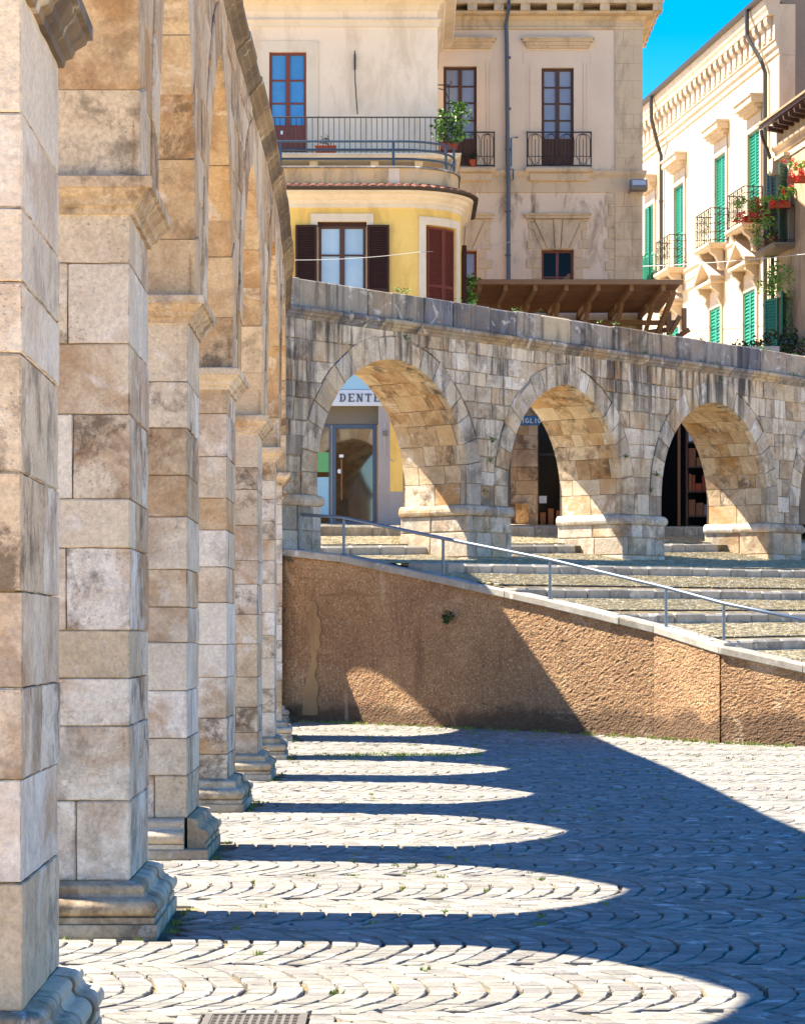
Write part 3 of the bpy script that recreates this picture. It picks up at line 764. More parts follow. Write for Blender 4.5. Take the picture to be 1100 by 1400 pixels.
while s < SEG-.01:
    i = int(s); L = math.hypot(WALL[i+1][0]-WALL[i][0], WALL[i+1][1]-WALL[i][1]); e = min(s+rnd.uniform(.8, 1.5)/L, i+1.0)
    if i+1-e < .3/L: e = i+1.0
    a, b = wall_pt(s+.004/L), wall_pt(min(e, SEG)-.004/L-1e-6); nx, ny = (b[1]-a[1]), -(b[0]-a[0]); l = math.hypot(nx, ny); nx /= l; ny /= l
    t = rt(); q = rnd.uniform(-.01, .012)
    fr = lambda u, w, z, a=a, b=b, nx=nx, ny=ny: (lerp(a[0],b[0],u)+nx*w, lerp(a[1],b[1],u)+ny*w, lerp(a[2],b[2],u)+z)
    m.fr = fr
    # chamfered by hand, the u axis is a 0..1 parameter
    pts = [(.05+q,-.125),(.062+q,-.11),(.062+q,-.02),(.045+q,0),(-.36,0),(-.36,-.13)]
    r0 = [m.v(0, w, z) for w, z in pts]; r1 = [m.v(1, w, z) for w, z in pts]
    for k in range(6): m.face([r0[k], r0[(k+1)%6], r1[(k+1)%6], r1[k]], t)
    m.face(r0, t); m.face(r1[::-1], t)
    s = e if e > i+.999 else e
    if abs(s-round(s)) < 1e-6: s = float(round(s))
m.build('wall_cap', M['kerb'], rw)
m = MB(); px0 = []
for k in range(31):
    f = k/30; y = lerp(822, 978, f); wd = (5 if f < .15 else 7+3*math.sin(f*9)+rnd.uniform(-2, 2)); c = 427+rnd.uniform(-1.5, 1.5)+3*math.sin(f*5)
    px0.append((c-wd, c+wd, y))
def on_wall(x, y, o=.012):
    p = wall_pt(wall_at_px(x)); return (p[0]-.46*o, p[1]-.89*o, Zp(y, p[1]))
for (a, b, y), (c, d, y2) in zip(px0, px0[1:]):
    t = (.5,.5,.5,1); m.poly([on_wall(a,y), on_wall(b,y), on_wall(d,y2), on_wall(c,y2)], t)
    for q0, q1, r0, r1 in ((a, c, y, y2), (b, d, y, y2)): m.poly([on_wall(q0,r0), on_wall(q1,r1), on_wall(q1,r1,-.02), on_wall(q0,r0,-.02)], t)
m.build('cement_patch', plaster('old_cement', '#a38156', '#8f6e48', '#6f5234', .7, bstr=.4), rw)
# the rail stands 0.12 m back from the edge
hr = thing('handrail', 'low grey tube handrail on short posts along the sloping wall top', 'handrail', (1.5, 42.6, 2.4))
def rail_base(x):
    s = wall_at_px(x); p = wall_pt(s); return Vector((p[0]+.08, p[1]+.12, p[2]))
posts = [404, 463, 599, 745, 904, 983, 1150]
hts = [.60, .62, .60, .62, .60, .62, .62]
tops = []
for x, h in zip(posts, hts):
    b = rail_base(x); m = MB(); m.tube([b-Vector((0,0,.05)), b+Vector((0,0,h))], .024, 8)
    m.box(b.x-.05, b.x+.05, b.y-.05, b.y+.05, b.z-.004, b.z+.012, ch=.004); m.build('post', M['handrail'], hr, smooth=False)
    tops.append(b+Vector((0,0,h)))
m = MB(); m.tube(tops, .029, 10); m.build('top_rail', M['handrail'], hr, smooth=True)

# ------------------------------------------------------------------ things set into the paving
o = thing('drain_grate', 'rusty perforated iron drain grate set in the cobbles at the bottom edge', 'grate', ((GR[0]+GR[1])/2, (GR[2]+GR[3])/2, 0))
m = MB()
for (a, b, c, d) in ((GR[0], GR[0]+.03, GR[2], GR[3]), (GR[1]-.03, GR[1], GR[2], GR[3]), (GR[0]+.03, GR[1]-.03, GR[2], GR[2]+.03), (GR[0]+.03, GR[1]-.03, GR[3]-.03, GR[3])): m.box(a, b, c, d, -.03, .004)
m.build('rim', M['cast_iron'], o)
m = MB(); m.box(GR[0]+.03, GR[1]-.03, GR[2]+.03, GR[3]-.03, -.022, -.018, (0,0,0,1)); m.build('pit', M['black'], o)
m = MB(); n = 11
for k in range(n+1): x = lerp(GR[0]+.03, GR[1]-.03, k/n); m.box(x-.007, x+.007, GR[2]+.03, GR[3]-.03, -.016, .001)
n = 17
for k in range(n+1): y = lerp(GR[2]+.03, GR[3]-.03, k/n); m.box(GR[0]+.03, GR[1]-.03, y-.009, y+.009, -.017, .0)
m.build('lattice', M['cast_iron'], o)
o = thing('manhole_cover', 'round worn stone cover set in the shaded cobbles in front of the second pier', 'manhole cover', (MH[0], MH[1], 0))
m = MB(); disc(m, MH, MH[2], 28, -.03, .004, r1=MH[2]-.012); m.build('lid', M['manhole'], o)
m = MB(); n = 28
pr = [(.0, -.03), (.045, -.03), (.045, .0), (.0, .004)]
rings = [[m.v(MH[0]+(MH[2]+.012+a)*math.cos(6.2832*k/n), MH[1]+(MH[2]+.012+a)*math.sin(6.2832*k/n), z) for a, z in pr] for k in range(n)]
for k in range(n):
    for q in range(4): m.face([rings[k][q], rings[(k+1)%n][q], rings[(k+1)%n][(q+1)%4], rings[k][(q+1)%4]], (.5,.5,.5,1))
m.build('collar', M['manhole'], o)

# grass in the joints and along the wall foot
m = MB(); rg = random.Random(21)
def tuft(p, n, h, sp):
    for _ in range(n):
        a = rg.uniform(0, 6.28); r = sp*math.sqrt(rg.random()); x, y = p[0]+r*math.cos(a), p[1]+r*math.sin(a)
        hh = h*rg.uniform(.4, 1.2); dx, dy = rg.gauss(0, .5)*hh, rg.gauss(0, .5)*hh; w = .006
        t = (rg.random(),)*3+(1,)
        m.poly([(x-w, y, p[2]-.01), (x+w, y, p[2]-.01), (x+dx, y+dy, p[2]+hh)], t)
dens = lambda x, y: .5+.5*math.sin(x*1.7+2.1*math.sin(y*.6))*math.sin(y*.9+1.3)
for (x, y, z) in joints:
    if rg.random() < .42*dens(x, y)**2 and x < .157*y+.6: tuft((x, y, z), rg.randint(6, 16), .022, rg.uniform(.015, .05))
    if y > 32 and rg.random() < .5*dens(x*.7, y): tuft((x, y, z), rg.randint(6, 12), .03, rg.uniform(.03, .09))
for k in range(240):
    s = rg.uniform(.4, 6); p = wall_pt(s); 
    if rg.random() < .6: tuft((p[0]-.05-rg.random()*.1, p[1]-.08-rg.random()*.16, gz(p[1])), 10, .05, .06)
for (a, b) in PL:
    for k in range(9):
        q = rg.random(); tuft((Xf(a)+.195+rg.random()*.02, lerp(a-.2, b+.2, q), gz(a)), 9, .02, .035) if rg.random() < .6 else None
    for k in range(10): tuft((Xf(a)+.2-rg.random()*1.2, a-.195-rg.random()*.03, gz(a)), 8, .02, .03) if rg.random() < .5 else None
for k in range(60): tuft((-1.2+rg.random()*2.2, 35.2+rg.gauss(0,.25), .0), 14, .04, .12)
m.build('joint_grass', M['grass'], kind='stuff', recalc=False)
m = MB()
for p in tj:
    if p[0] < .16*p[1]+.5 and rg.random() < .75: tuft(p, rg.randint(7, 14), .035, .09)
m.build('terrace_grass', M['straw'], kind='stuff', recalc=False)
m = MB()
for (w, n) in ((2.25, 40), (2.3, 30)):
    p = wall_pt(w-1+.0)
p = wall_pt(2.1); m.leaves((p[0]-.05, p[1]-.1, 1.9), (.08, .05, .12), 70, .07)
tag(m.build('wall_weed', M['leaf_dark'], loc=(p[0], p[1], 1.9)), 'dark weed tuft growing out of the brown retaining wall', 'plant')
# ------------------------------------------------------------------ building kit
def facade(mb, u0, u1, z0, z1, holes=(), w=0.0, depth=.22, t=(.5,.5,.5,1), back=0.0):
    us = sorted(set([u0, u1]+[h[i] for h in holes for i in (0,1) if u0 < h[i] < u1])); zs = sorted(set([z0, z1]+[h[i] for h in holes for i in (2,3) if z0 < h[i] < z1]))
    for a, b in zip(us, us[1:]):
        for c, d in zip(zs, zs[1:]):
            x, y = (a+b)/2, (c+d)/2
            if any(h[0] < x < h[1] and h[2] < y < h[3] for h in holes): continue
            mb.poly([(a,w,c),(b,w,c),(b,w,d),(a,w,d)], t)
    for (a, b, c, d) in [h[:4] for h in holes]:
        e = w-depth
        mb.poly([(a,w,c),(a,e,c),(a,e,d),(a,w,d)], t); mb.poly([(b,w,c),(b,e,c),(b,e,d),(b,w,d)], t)
        mb.poly([(a,w,d),(b,w,d),(b,e,d),(a,e,d)], t); mb.poly([(a,w,c),(b,w,c),(b,e,c),(a,e,c)], t)
def window(fr, par, u0, u1, z0, z1, w, fmat, gmat, cols=2, rows=(.33,.66), bar=.045, mid=.09, panel=0.0, name='window', pm=None):
    """casement: frame, mullion, glazing bars; the panes are sub-parts"""
    m = MB(fr); e = w-.06
    m.box(u0, u0+bar, e, w, z0, z1); m.box(u1-bar, u1, e, w, z0, z1); m.box(u0+bar, u1-bar, e, w, z1-bar, z1); m.box(u0+bar, u1-bar, e, w, z0, z0+bar*1.2)
    zb = z0+bar*1.2
    if panel: m.box(u0+bar, u1-bar, e+.01, w-.012, zb, zb+panel); zb += panel
    cs = [lerp(u0+bar, u1-bar, i/cols) for i in range(1, cols)]
    for c in cs: m.box(c-mid/2, c+mid/2, e, w+.012, z0+bar*1.2, z1-bar)
    ed = [u0+bar]+[x for c in cs for x in (c-mid/2, c+mid/2)]+[u1-bar]
    cuts = [zb]+[lerp(zb, z1-bar, r) for r in rows]+[z1-bar]
    for r in cuts[1:-1]:
        for i in range(0, len(ed), 2): m.box(ed[i], ed[i+1], e+.005, w-.008, r-.02, r+.02)
    o = m.build(name, fmat, par)
    for i in range(0, len(ed), 2):
        for a, b in zip(cuts, cuts[1:]):
            g = MB(fr); g.box(ed[i]-.004, ed[i+1]+.004, e+.015, e+.025, a, b); g.build('pane', pm or gmat, o)
    return o
def shutter(fr, par, u0, u1, z0, z1, w, mat, n=26, th=.045, st=.055, rails=(.5,), gap=True, kind='shutter'):
    m = MB(fr)
    m.box(u0, u0+st, w-th, w, z0, z1); m.box(u1-st, u1, w-th, w, z0, z1)
    zz = [z0]+[lerp(z0, z1, r) for r in rails]+[z1]
    rl = [(z0, z0+st*1.4)]+[(lerp(z0,z1,r)-st*.6, lerp(z0,z1,r)+st*.6) for r in rails]+[(z1-st, z1)]
    for a, b in rl: m.box(u0+st, u1-st, w-th, w, a, b)
    for (a, b), (c, d) in zip(rl, rl[1:]):
        k = max(2, int(n*(c-b)/(z1-z0))); h = (c-b)/k
        for i in range(k):
            q = b+i*h; t = rt()
            m.poly([(u0+st, w-.004, q+h*.02), (u1-st, w-.004, q+h*.02), (u1-st, w-th*.8, q+h*.95), (u0+st, w-th*.8, q+h*.95)], t)
            m.poly([(u0+st, w-.004, q+h*.02), (u1-st, w-.004, q+h*.02), (u1-st, w-.004, q+h*.2), (u0+st, w-.004, q+h*.2)], t)
    m.poly([(u0+st, w-th+.002, z0), (u1-st, w-th+.002, z0), (u1-st, w-th+.002, z1), (u0+st, w-th+.002, z1)], (.0,.0,.0,1))
    return m.build(kind, mat, par)
def iron_rail(m, pts, h, step, r=.009, bottom=.06, z=0.0):
    """straight bars under a top bar along plan points (already world x,y,z of the floor)"""
    P = [Vector(p) for p in pts]
    m.tube([p+Vector((0,0,h)) for p in P], .018, 6); m.tube([p+Vector((0,0,bottom)) for p in P], .012, 4)
    for a, b in zip(P, P[1:]):
        n = max(1, int((b-a).length/step))
        for k in range(n+1): p = a.lerp(b, k/n); m.tube([p, p+Vector((0,0,h))], r, 4)

# ------------------------------------------------------------------ yellow building with the rounded corner
YY = 57.0; F = plane_frame(YY)
yb = thing('yellow_building', 'yellow building with rounded corner, brown shutters and a glass-doored shop below', 'building', (-1.0, YY+.5, 4.0))
CX, CR = U(547, YY), U(632, YY)-U(547, YY)            # start of the curve, its radius
UL = -5.0
def ypath(r=0.0, n=14, u0=UL, a1=math.pi/2, tail=2.5):
    P = [(u0, r), (lerp(u0, CX, .5), r), (CX, r)]
    for k in range(1, n+1):
        a = a1*k/n; P.append((CX+(CR+r)*math.sin(a), -CR+(CR+r)*math.cos(a)))
    if tail: P.append((CX+CR+r, -CR-tail))
    return P
def ycurve(u, w, z):                                 # u measured along the wall line, w outwards
    if u <= CX: return (u, YY-w, z)
    a = (u-CX)/CR
    if a > math.pi/2: return (CX+CR+w, YY+CR+(u-CX-CR*math.pi/2), z)
    return (CX+(CR+w)*math.sin(a), YY+CR-(CR+w)*math.cos(a), z)
def ua(x): # pixel x on the curve -> arc coordinate
    lo, hi = 0, math.pi/2
    for _ in range(40):
        a = (lo+hi)/2; X = CX+CR*math.sin(a); Y = YY+CR-CR*math.cos(a)
        if 550+FPX*X/Y < x: lo = a
        else: hi = a
    return CX+CR*lo
zc0, zc1 = Zp(283, YY), Zp(258, YY)                   # cornice
zsh = 4.0                                             # pavement at the shop
win1 = (U(434, YY), U(501, YY), 8.3, Zp(303, YY)); win2 = (ua(581), ua(622), 8.3, Zp(306, YY))
shop = (U(405, YY), U(517, YY), zsh, Zp(553, YY))
m = MB(ycurve); A = [UL, UL+1.5]+[CX]+[CX+CR*math.pi/2*k/16 for k in range(1, 17)]+[CX+CR*math.pi/2+2.5]
holes = [win1, win2]
zsplit = Zp(500, YY)
def curved_facade(m, z0, z1, holes, extra=()):
    us = sorted(set(A+[h[i] for h in holes for i in (0,1)]+list(extra))); zs = sorted(set([z0, z1]+[h[i] for h in holes for i in (2,3) if z0 < h[i] < z1]))
    for a, b in zip(us, us[1:]):
        for c, d in zip(zs, zs[1:]):
            if any(h[0]-1e-6 < (a+b)/2 < h[1] and h[2] < (c+d)/2 < h[3] for h in holes): continue
            m.poly([(a,0,c),(b,0,c),(b,0,d),(a,0,d)], (.5,.5,.5,1))
    for (a, b, c, d) in holes:
        n = 4
        for p in (a, b): m.poly([(p,0,c),(p,-.2,c),(p,-.2,d),(p,0,d)], (.5,.5,.5,1))
        for q in (c, d):
            for k in range(n): m.poly([(lerp(a,b,k/n),0,q),(lerp(a,b,(k+1)/n),0,q),(lerp(a,b,(k+1)/n),-.2,q),(lerp(a,b,k/n),-.2,q)], (.5,.5,.5,1))
curved_facade(m, zsplit, zc0+.05, holes); m.build('upper_wall', M['yellow'], yb, recalc=False)
# ground floor: shop opening, grey dado, yellow strip
m = MB(ycurve); dz = Zp(672, YY); ys0 = U(533, YY)
us = sorted(set([u for u in A if u > ys0+.01]+[ys0]))
for a, b in zip(us, us[1:]): m.poly([(a,0,dz),(b,0,dz),(b,0,zsplit),(a,0,zsplit)], (.5,.5,.5,1))
m.build('lower_yellow_wall', M['yellow'], yb, recalc=False)
m = MB(ycurve)
facade(m, UL, ys0, zsh-.3, zsplit, [shop], 0, .5)
us = sorted(set([u for u in A if u > ys0+.01]+[ys0]))
for a, b in zip(us, us[1:]): m.poly([(a,0,zsh-.3),(b,0,zsh-.3),(b,0,dz),(a,0,dz)], (.5,.5,.5,1))
m.build('shopfront_wall', M['shop_grey'], yb, recalc=False)
# sign band over the shop, with the visible letters
m = MB(F); m.box(U(395,YY), U(527,YY), 0, .05, Zp(555,YY), Zp(533,YY), ch=.01); sb = m.build('sign_board', M['sign_white'], yb)
m = MB(F); m.box(U(395,YY), U(527,YY), 0, .03, Zp(533,YY)+.004, Zp(506,YY), ch=.01); m.build('fascia_panel', M['pale_blue'], yb)
def serif_text(fr, s, u, z, h, w, sw, gap, mat, par, name='lettering'):
    """slab serif capitals drawn from bars"""
    m = MB(fr); T = (.5,.5,.5,1); k = 0
    def bar(x0, y0, x1, y1): m.box(u+x0, u+x1, w, w+.012+.0007*(k % 5), z+y0, z+y1, T)
    th = sw*.55; x = 0
    for ch in s:
        W = h*.78
        if ch == 'E':
            bar(x+sw*.5, 0, x+sw*1.5, h); k += 1; bar(x, 0, x+W, th); k += 1; bar(x, h-th, x+W, h); k += 1; bar(x+sw, h*.5-th/2, x+W*.75, h*.5+th/2); k += 1
            bar(x+W-th, th, x+W, h*.25); bar(x+W-th, h*.75, x+W, h-th)
        elif ch == 'N':
            bar(x+sw*.4, 0, x+sw*.4+th, h); k += 1; bar(x+W-sw*.4-th, 0, x+W-sw*.4, h); k += 1
            m.prism([(u+x+sw*.4, z+h), (u+x+sw*1.4, z+h), (u+x+W-sw*.4, z), (u+x+W-sw*1.4, z)], w, w+.0135); bar(x-sw*.2, h-th, x+sw, h); k += 1
            bar(x-sw*.2, 0, x+sw*1.2, th); bar(x+W-sw*1.2, h-th, x+W+sw*.2, h)
        elif ch == 'T':
            bar(x+W/2-sw/2, 0, x+W/2+sw/2, h); k += 1; bar(x, h-th, x+W, h); k += 1; bar(x, h*.74, x+th, h-th); bar(x+W-th, h*.74, x+W, h-th); bar(x+W*.28, 0, x+W*.72, th)
        elif ch == 'D':
            bar(x+sw*.5, 0, x+sw*1.5, h); k += 1; bar(x, h-th, x+W*.5, h); bar(x, 0, x+W*.5, th); k += 1
            N = 8
            for i in range(N):
                a0, a1 = -math.pi/2+math.pi*i/N, -math.pi/2+math.pi*(i+1)/N
                q = lambda a, r: (u+x+W*.5+(W*.5-r)*math.cos(a), z+h/2+(h/2-r*.6)*math.sin(a))
                m.prism([q(a0,0), q(a1,0), q(a1,sw), q(a0,sw)], w, w+.0131)
        elif ch in 'GO':
            N = 16
            for i in range(N):
                if ch == 'G' and i in (0, 1): continue
                a0, a1 = 6.2832*i/N, 6.2832*(i+1)/N
                q = lambda a, r: (u+x+W*.5+(W*.5-r)*math.cos(a), z+h/2+(h/2-r)*math.sin(a))
                m.prism([q(a0,0), q(a1,0), q(a1,sw), q(a0,sw)], w, w+.0125)
            if ch == 'G': bar(x+W*.55, h*.4, x+W, h*.4+th); k += 1; bar(x+W-sw, h*.15, x+W, h*.4)
        elif ch == 'I': bar(x+W*.5-sw/2-h*.2, 0, x+W*.5+sw/2-h*.2, h); k += 1; W = h*.4
        elif ch == 'L': bar(x+sw*.3, 0, x+sw*1.3, h); k += 1; bar(x, 0, x+W*.85, th+.004)
        x += W+gap
    return m.build(name, mat, par)
hl = (551.5-538.5)*YY/FPX
serif_text(F, 'DENTE', U(464,YY), Zp(549.5,YY), .175, .05, .034, .048, M['sign_text'], sb)
# door with blue-grey frame and side pane
m = MB(F); w = -.32
m.box(shop[0], shop[1], w-.3, w-.02, Zp(578,YY), Zp(553,YY)); m.build('lintel_panel', M['lamp_grey'], yb)
def alu(u0, u1, z0, z1, st, name):
    m = MB(F); m.box(u0, u0+st, w-.05, w, z0, z1, ch=.005); m.box(u1-st, u1, w-.05, w, z0, z1, ch=.005); m.box(u0+st, u1-st, w-.05, w, z1-st, z1, ch=.005); m.box(u0+st, u1-st, w-.05, w, z0, z0+st, ch=.005)
    o = m.build(name, M['frame_blue'], yb); g = MB(F); g.box(u0+st-.005, u1-st+.005, w-.035, w-.025, z0+st-.005, z1-st+.005); g.build('pane', M['glass_door'], o); return o
d = alu(U(453,YY), U(516,YY)-.02, zsh+.02, Zp(578,YY)-.01, .09, 'door')
m = MB(F); hx = U(466.5, YY); m.tube([(hx, w+.06, Zp(683,YY)), (hx, w+.06, Zp(626,YY))], .018, 8); m.fr = lambda a, b, c: F(a, b, c)
for z in (Zp(676,YY), Zp(634,YY)): m.box(hx-.012, hx+.012, w, w+.06, z-.012, z+.012)
m.build('handle', M['goods_a'], d)
m = MB(F); m.box(U(463,YY), U(469,YY), w+.002, w+.006, Zp(624,YY), Zp(620,YY)); m.build('notice', M['white'], d)
m = MB(lambda a, b, c: F(a, c+w-.022, b)); disc(m, (U(461.8,YY)+.03, Zp(643,YY)), .05, 16, 0, .004); m.build('round_sticker', M['white'], d)
sp = alu(shop[0], U(452,YY), zsh+.02, Zp(578,YY)-.01, .05, 'shop_window')
m = MB(F); m.box(U(418,YY), U(449.5,YY), w-.024, w-.02, Zp(644,YY), Zp(617,YY)); m.build('green_sticker', M['sticker_green'], sp)
m = MB(F); m.box(U(418,YY), U(449.5,YY), w-.024, w-.0195, Zp(707,YY), Zp(651,YY)); m.build('blue_sticker', M['sticker_blue'], sp)
m = MB(F); m.box(U(523,YY), U(529.5,YY), 0, .05, Zp(596,YY), Zp(589,YY), ch=.008)
m.build('alarm_box', M['lamp_grey'], yb)
m = MB(); X = U(525.5,YY); m.tube([(X, YY-.03, Zp(578,YY)), (X, YY-.03, Zp(622,YY)), (U(533,YY), YY-.03, Zp(629,YY)), (U(538,YY), YY-.03, Zp(631,YY))], .012, 5); m.build('wall_cable', M['cable'], yb)
m = MB(F); m.box(U(395,YY), U(547,YY), .0, .45, zsh-.35, zsh+.015, ch=.015); m.build('door_step', M['kerb'], yb)
# trims, window 1 with open shutters, window 2 closed on the curve
m = MB(ycurve)
def surround(h, wd=.11, lift=.0):
    a, b, c, d = h; n = 6
    for k in range(n): m.box(lerp(a-wd,b+wd,k/n), lerp(a-wd,b+wd,(k+1)/n), .002, .05, d, d+wd*1.15, (.5,.5,.5,1))
    m.box(a-wd, a, .002, .045, c, d, (.5,.5,.5,1)); m.box(b, b+wd, .002, .045, c, d, (.5,.5,.5,1))
surround(win1, .15); surround(win2, .15); m.build('window_surround', M['trim'], yb)
wi = window(ycurve, yb, win1[0]+.02, win1[1]-.02, 8.3, win1[3]-.08, -.06, M['old_wood'], M['glass_pale'], 2, (.72,), .06, .11)
m = MB(ycurve); m.box(win1[0], win1[1], -.16, -.05, win1[3]-.09, win1[3]-.001); m.build('shutter_head', M['dark_shutter'], yb)
for a, b in ((U(404,YY), win1[0]-.01), (win1[1]+.01, U(532,YY))):
    shutter(ycurve, yb, a, b, 8.3, Zp(308,YY), .1, M['dark_shutter'], 46, .045, .05, (.36,))
mid = (win2[0]+win2[1])/2+.05
shutter(ycurve, yb, win2[0]+.07, mid, 8.3, win2[3]-.03, -.03, M['shutter'], 60, .04, .05, (.42,))
shutter(ycurve, yb, mid+.006, win2[1]-.01, 8.3, win2[3]-.03, -.03, M['shutter'], 60, .04, .05, (.42,))
m = MB(ycurve); e = CX+CR*math.pi/2; m.box(e+.25, e+.29, .02, .13, 8.2, Zp(320,YY)); m.build('open_shutter', M['dark_shutter'], yb)
# cornice, gutter, tiles, parapet
prof = [(0,zc0-.02),(.03,zc0),(.03,zc0+.07),(.06,zc0+.09),(.08,zc0+.14),(.16,zc0+.2),(.19,zc0+.25),(.26,zc0+.28),(.27,zc0+.33),(0,zc0+.34)]
m = MB(F); m.sweep(ypath(0, 18), prof, caps=False); m.build('cornice', M['trim'], yb)
zg = zc0+.35
m = MB(F); m.sweep(ypath(0, 18), [(-.02,zg-.005),(.30,zg-.02),(.37,zg+.0),(.385,zg+.04),(.36,zg+.05),(.3,zg+.02),(-.02,zg+.015)], caps=False); m.build('gutter', M['gutter'], yb)
m = MB(ycurve); u = UL+.3
while u < CX+CR*math.pi/2+1.5:
    l = rnd.uniform(.16, .2); t = rt()
    for q in range(2):
        ww0, ww1 = (.34, .18) if q == 0 else (.2, -.05); z0_, z1_ = (zg+.035, zg+.075) if q == 0 else (zg+.085, zg+.15)
        h = rnd.uniform(.03, .045)
        k = [(u, z0_), (u+l*.3, z0_+h), (u+l*.7, z0_+h), (u+l, z0_)]
        f = [m.v(a, ww0, b) for a, b in k]; g = [m.v(a, ww1, b+(z1_-z0_)) for a, b in k]
        for i in range(3): m.face([f[i], f[i+1], g[i+1], g[i]], t)
        m.face(f, t); m.face([f[0], g[0], g[3], f[3]], t)
    u += l
m.build('roof_tiles', M['tile'], yb)
zp0, zp1 = zg+.05, Zp(229, YY)
m = MB(F); m.sweep(ypath(-.06, 18), [(0,zp0),(.0,zp1),(-.3,zp1),(-.3,zp0)], caps=False); m.build('parapet', M['parapet'], yb)
m = MB(ycurve); m.box(U(531,YY), U(546,YY), -.06, -.045, zp0+.12, zp1-.002); m.build('parapet_pier', M['trim'], yb)
m = MB(F); m.sweep(ypath(-.06, 18), [(-.33,zp1),(.05,zp1),(.055,zp1+.03),(.04,zp1+.045),(-.33,zp1+.05)], caps=False); m.build('parapet_cap', M['kerb'], yb)
m = MB()
F3 = lambda r, z: [(a, YY-b, z) for a, b in ypath(r, 14, UL, math.pi/2, 0)]
z0r = zp1+.05
for z in (Zp(191,YY), Zp(202.5,YY), Zp(215,YY)): m.tube(F3(-.16, z), .026, 8)
for u in (U(383,YY), U(537.5,YY), CX+CR*1.0, CX+CR*1.48):
    x, y, _ = ycurve(u, -.16, 0); m.tube([(x,y,z0r-.02), (x,y,Zp(191,YY))], .03, 8)
x, y, _ = ycurve(CX+CR*1.48, -.16, 0); x2, y2, _ = ycurve(CX+CR*1.1, -.16, 0)
m.tube([(x,y,Zp(203,YY)), (x2,y2,z0r)], .02, 6)
m.build('terrace_rail', M['rail'], yb)
# terrace floor and the block behind
m = MB(F); m.poly([(UL,-.06,zp0+.1),(CX,-.06,zp0+.1)]+[(CX+(CR-.06)*math.sin(math.pi/2*k/8), -CR+(CR-.06)*math.cos(math.pi/2*k/8), zp0+.1) for k in range(1,9)]+[(CX+CR-.06,-4,zp0+.1),(UL,-4,zp0+.1)])
m.build('terrace_floor', M['kerb'], yb, recalc=False)

# ------------------------------------------------------------------ cream building above it
CY = 60.0; F = plane_frame(CY)
cb = thing('cream_building', 'tall pale cream building with a tall brown glazed door behind an iron balcony', 'building', (-2, CY+2, 4.0))
c0, c1 = -7.0, U(598, CY)
door = (U(368,CY), U(418.5,CY), Zp(209,CY)+.02, Zp(71,CY))
m = MB(F); facade(m, c0, c1, 3.7, Zp(-30,CY), [door], 0, .12)
m.poly([(c1,0,3.7),(c1,-5,3.7),(c1,-5,Zp(-30,CY)),(c1,0,Zp(-30,CY))], (.5,.5,.5,1)); m.poly([(c0,0,3.7),(c0,-5,3.7),(c0,-5,Zp(-30,CY)),(c0,0,Zp(-30,CY))], (.5,.5,.5,1))
m.poly([(c0,-5,3.7),(c1,-5,3.7),(c1,-5,Zp(-30,CY)),(c0,-5,Zp(-30,CY))], (.5,.5,.5,1))
m.build('wall', M['cream'], cb, recalc=False)
wd = window(F, cb, door[0]+.005, door[1]-.005, door[2], door[3]-.005, -.05, M['door_wood'], M['glass_sky_painted'], 2, (.31,.64), .055, .1, (Zp(174,CY)-door[2]), 'balcony_door')
m = MB(F); m.box(U(383.5,CY), U(386.5,CY), -.05, -.03, Zp(183,CY), Zp(178,CY)); m.build('door_plate', M['white'], wd)
m = MB(F)
a, b, d = U(352,CY), U(435,CY), Zp(56,CY)
m.box(a, door[0]-.004, .002, .03, door[2], d); m.box(door[1]+.004, b, .002, .03, door[2], d); m.box(door[0]-.004, door[1]+.004, .002, .03, door[3]+.005, d)
m.build('door_surround', M['trim'], cb)
def cornice_path(u0, u1, dep): return [(u0, -dep), (u0, 0), (u1, 0), (u1, -dep)]
m = MB(F); z = Zp(30,CY); m.sweep(cornice_path(c0, c1, 5), [(0,z-.12),(.035,z-.1),(.045,z-.02),(.09,z+.02),(.09,z+.05),(0,z+.06)], caps=False); m.build('string_course', M['trim'], cb)
m = MB(F); z = Zp(8,CY); m.sweep(cornice_path(c0, c1, 5), [(0,z-.12),(.05,z-.08),(.05,z),(.16,z+.07),(.2,z+.16),(.42,z+.22),(.46,z+.45),(0,z+.5)], caps=False)
k = c0+.1
while k < c1+.3: m.box(k, k+.1, .05, .38, z+.09, z+.2, (.5,.5,.5,1)); k += .2
m.build('cornice', M['trim'], cb)
m = MB(F); z = Zp(8,CY)+.5; m.poly([(c0-.5,.6,z),(c1+.55,.6,z),(c1+.55,-5,z+1.2),(c0-.5,-5,z+1.2)]); m.poly([(c0-.5,.6,z-.05),(c1+.55,.6,z-.05),(c1+.55,-5,z+1.15),(c0-.5,-5,z+1.15)])
m.build('roof', M['tile'], cb)
# balcony: slab on brackets with an iron rail
by0 = 1.15; zb1 = Zp(209, CY-by0); zb0 = Zp(216, CY-by0); bx1 = U(629, CY-by0)
m = MB(F); m.sweep([(c0+.2,-.0),(c0+.2,by0),(bx1,by0),(bx1,-.9)], [(-by0,zb0+.002),(-.08,zb0),(-.03,zb0+.03),(-.02,zb0+.06),(.02,zb0+.075),(.02,zb1),(-by0,zb1)], caps=True); m.box(c0+.3, bx1-.1, -.0, by0-.1, zb0+.02, zb1-.015, (.5,.5,.5,1)); m.box(c1+.01, bx1-.1, -.9, -.001, zb0+.02, zb1-.015, (.5,.5,.5,1))
bal = m.build('balcony', M['trim'], cb)
for x in (372, 429, 512, 572):
    u = U(x, CY-.5); mm = MB(F); mm.prism([(.0,zb0-.42),(.12,zb0-.38),(.2,zb0-.2),(.75,zb0-.12),(.8,zb0-.002),(.0,zb0-.002)], u-.09, u+.09, plane='wz'); mm.build('bracket', M['trim'], bal)
m = MB(); ry = CY-by0+.06
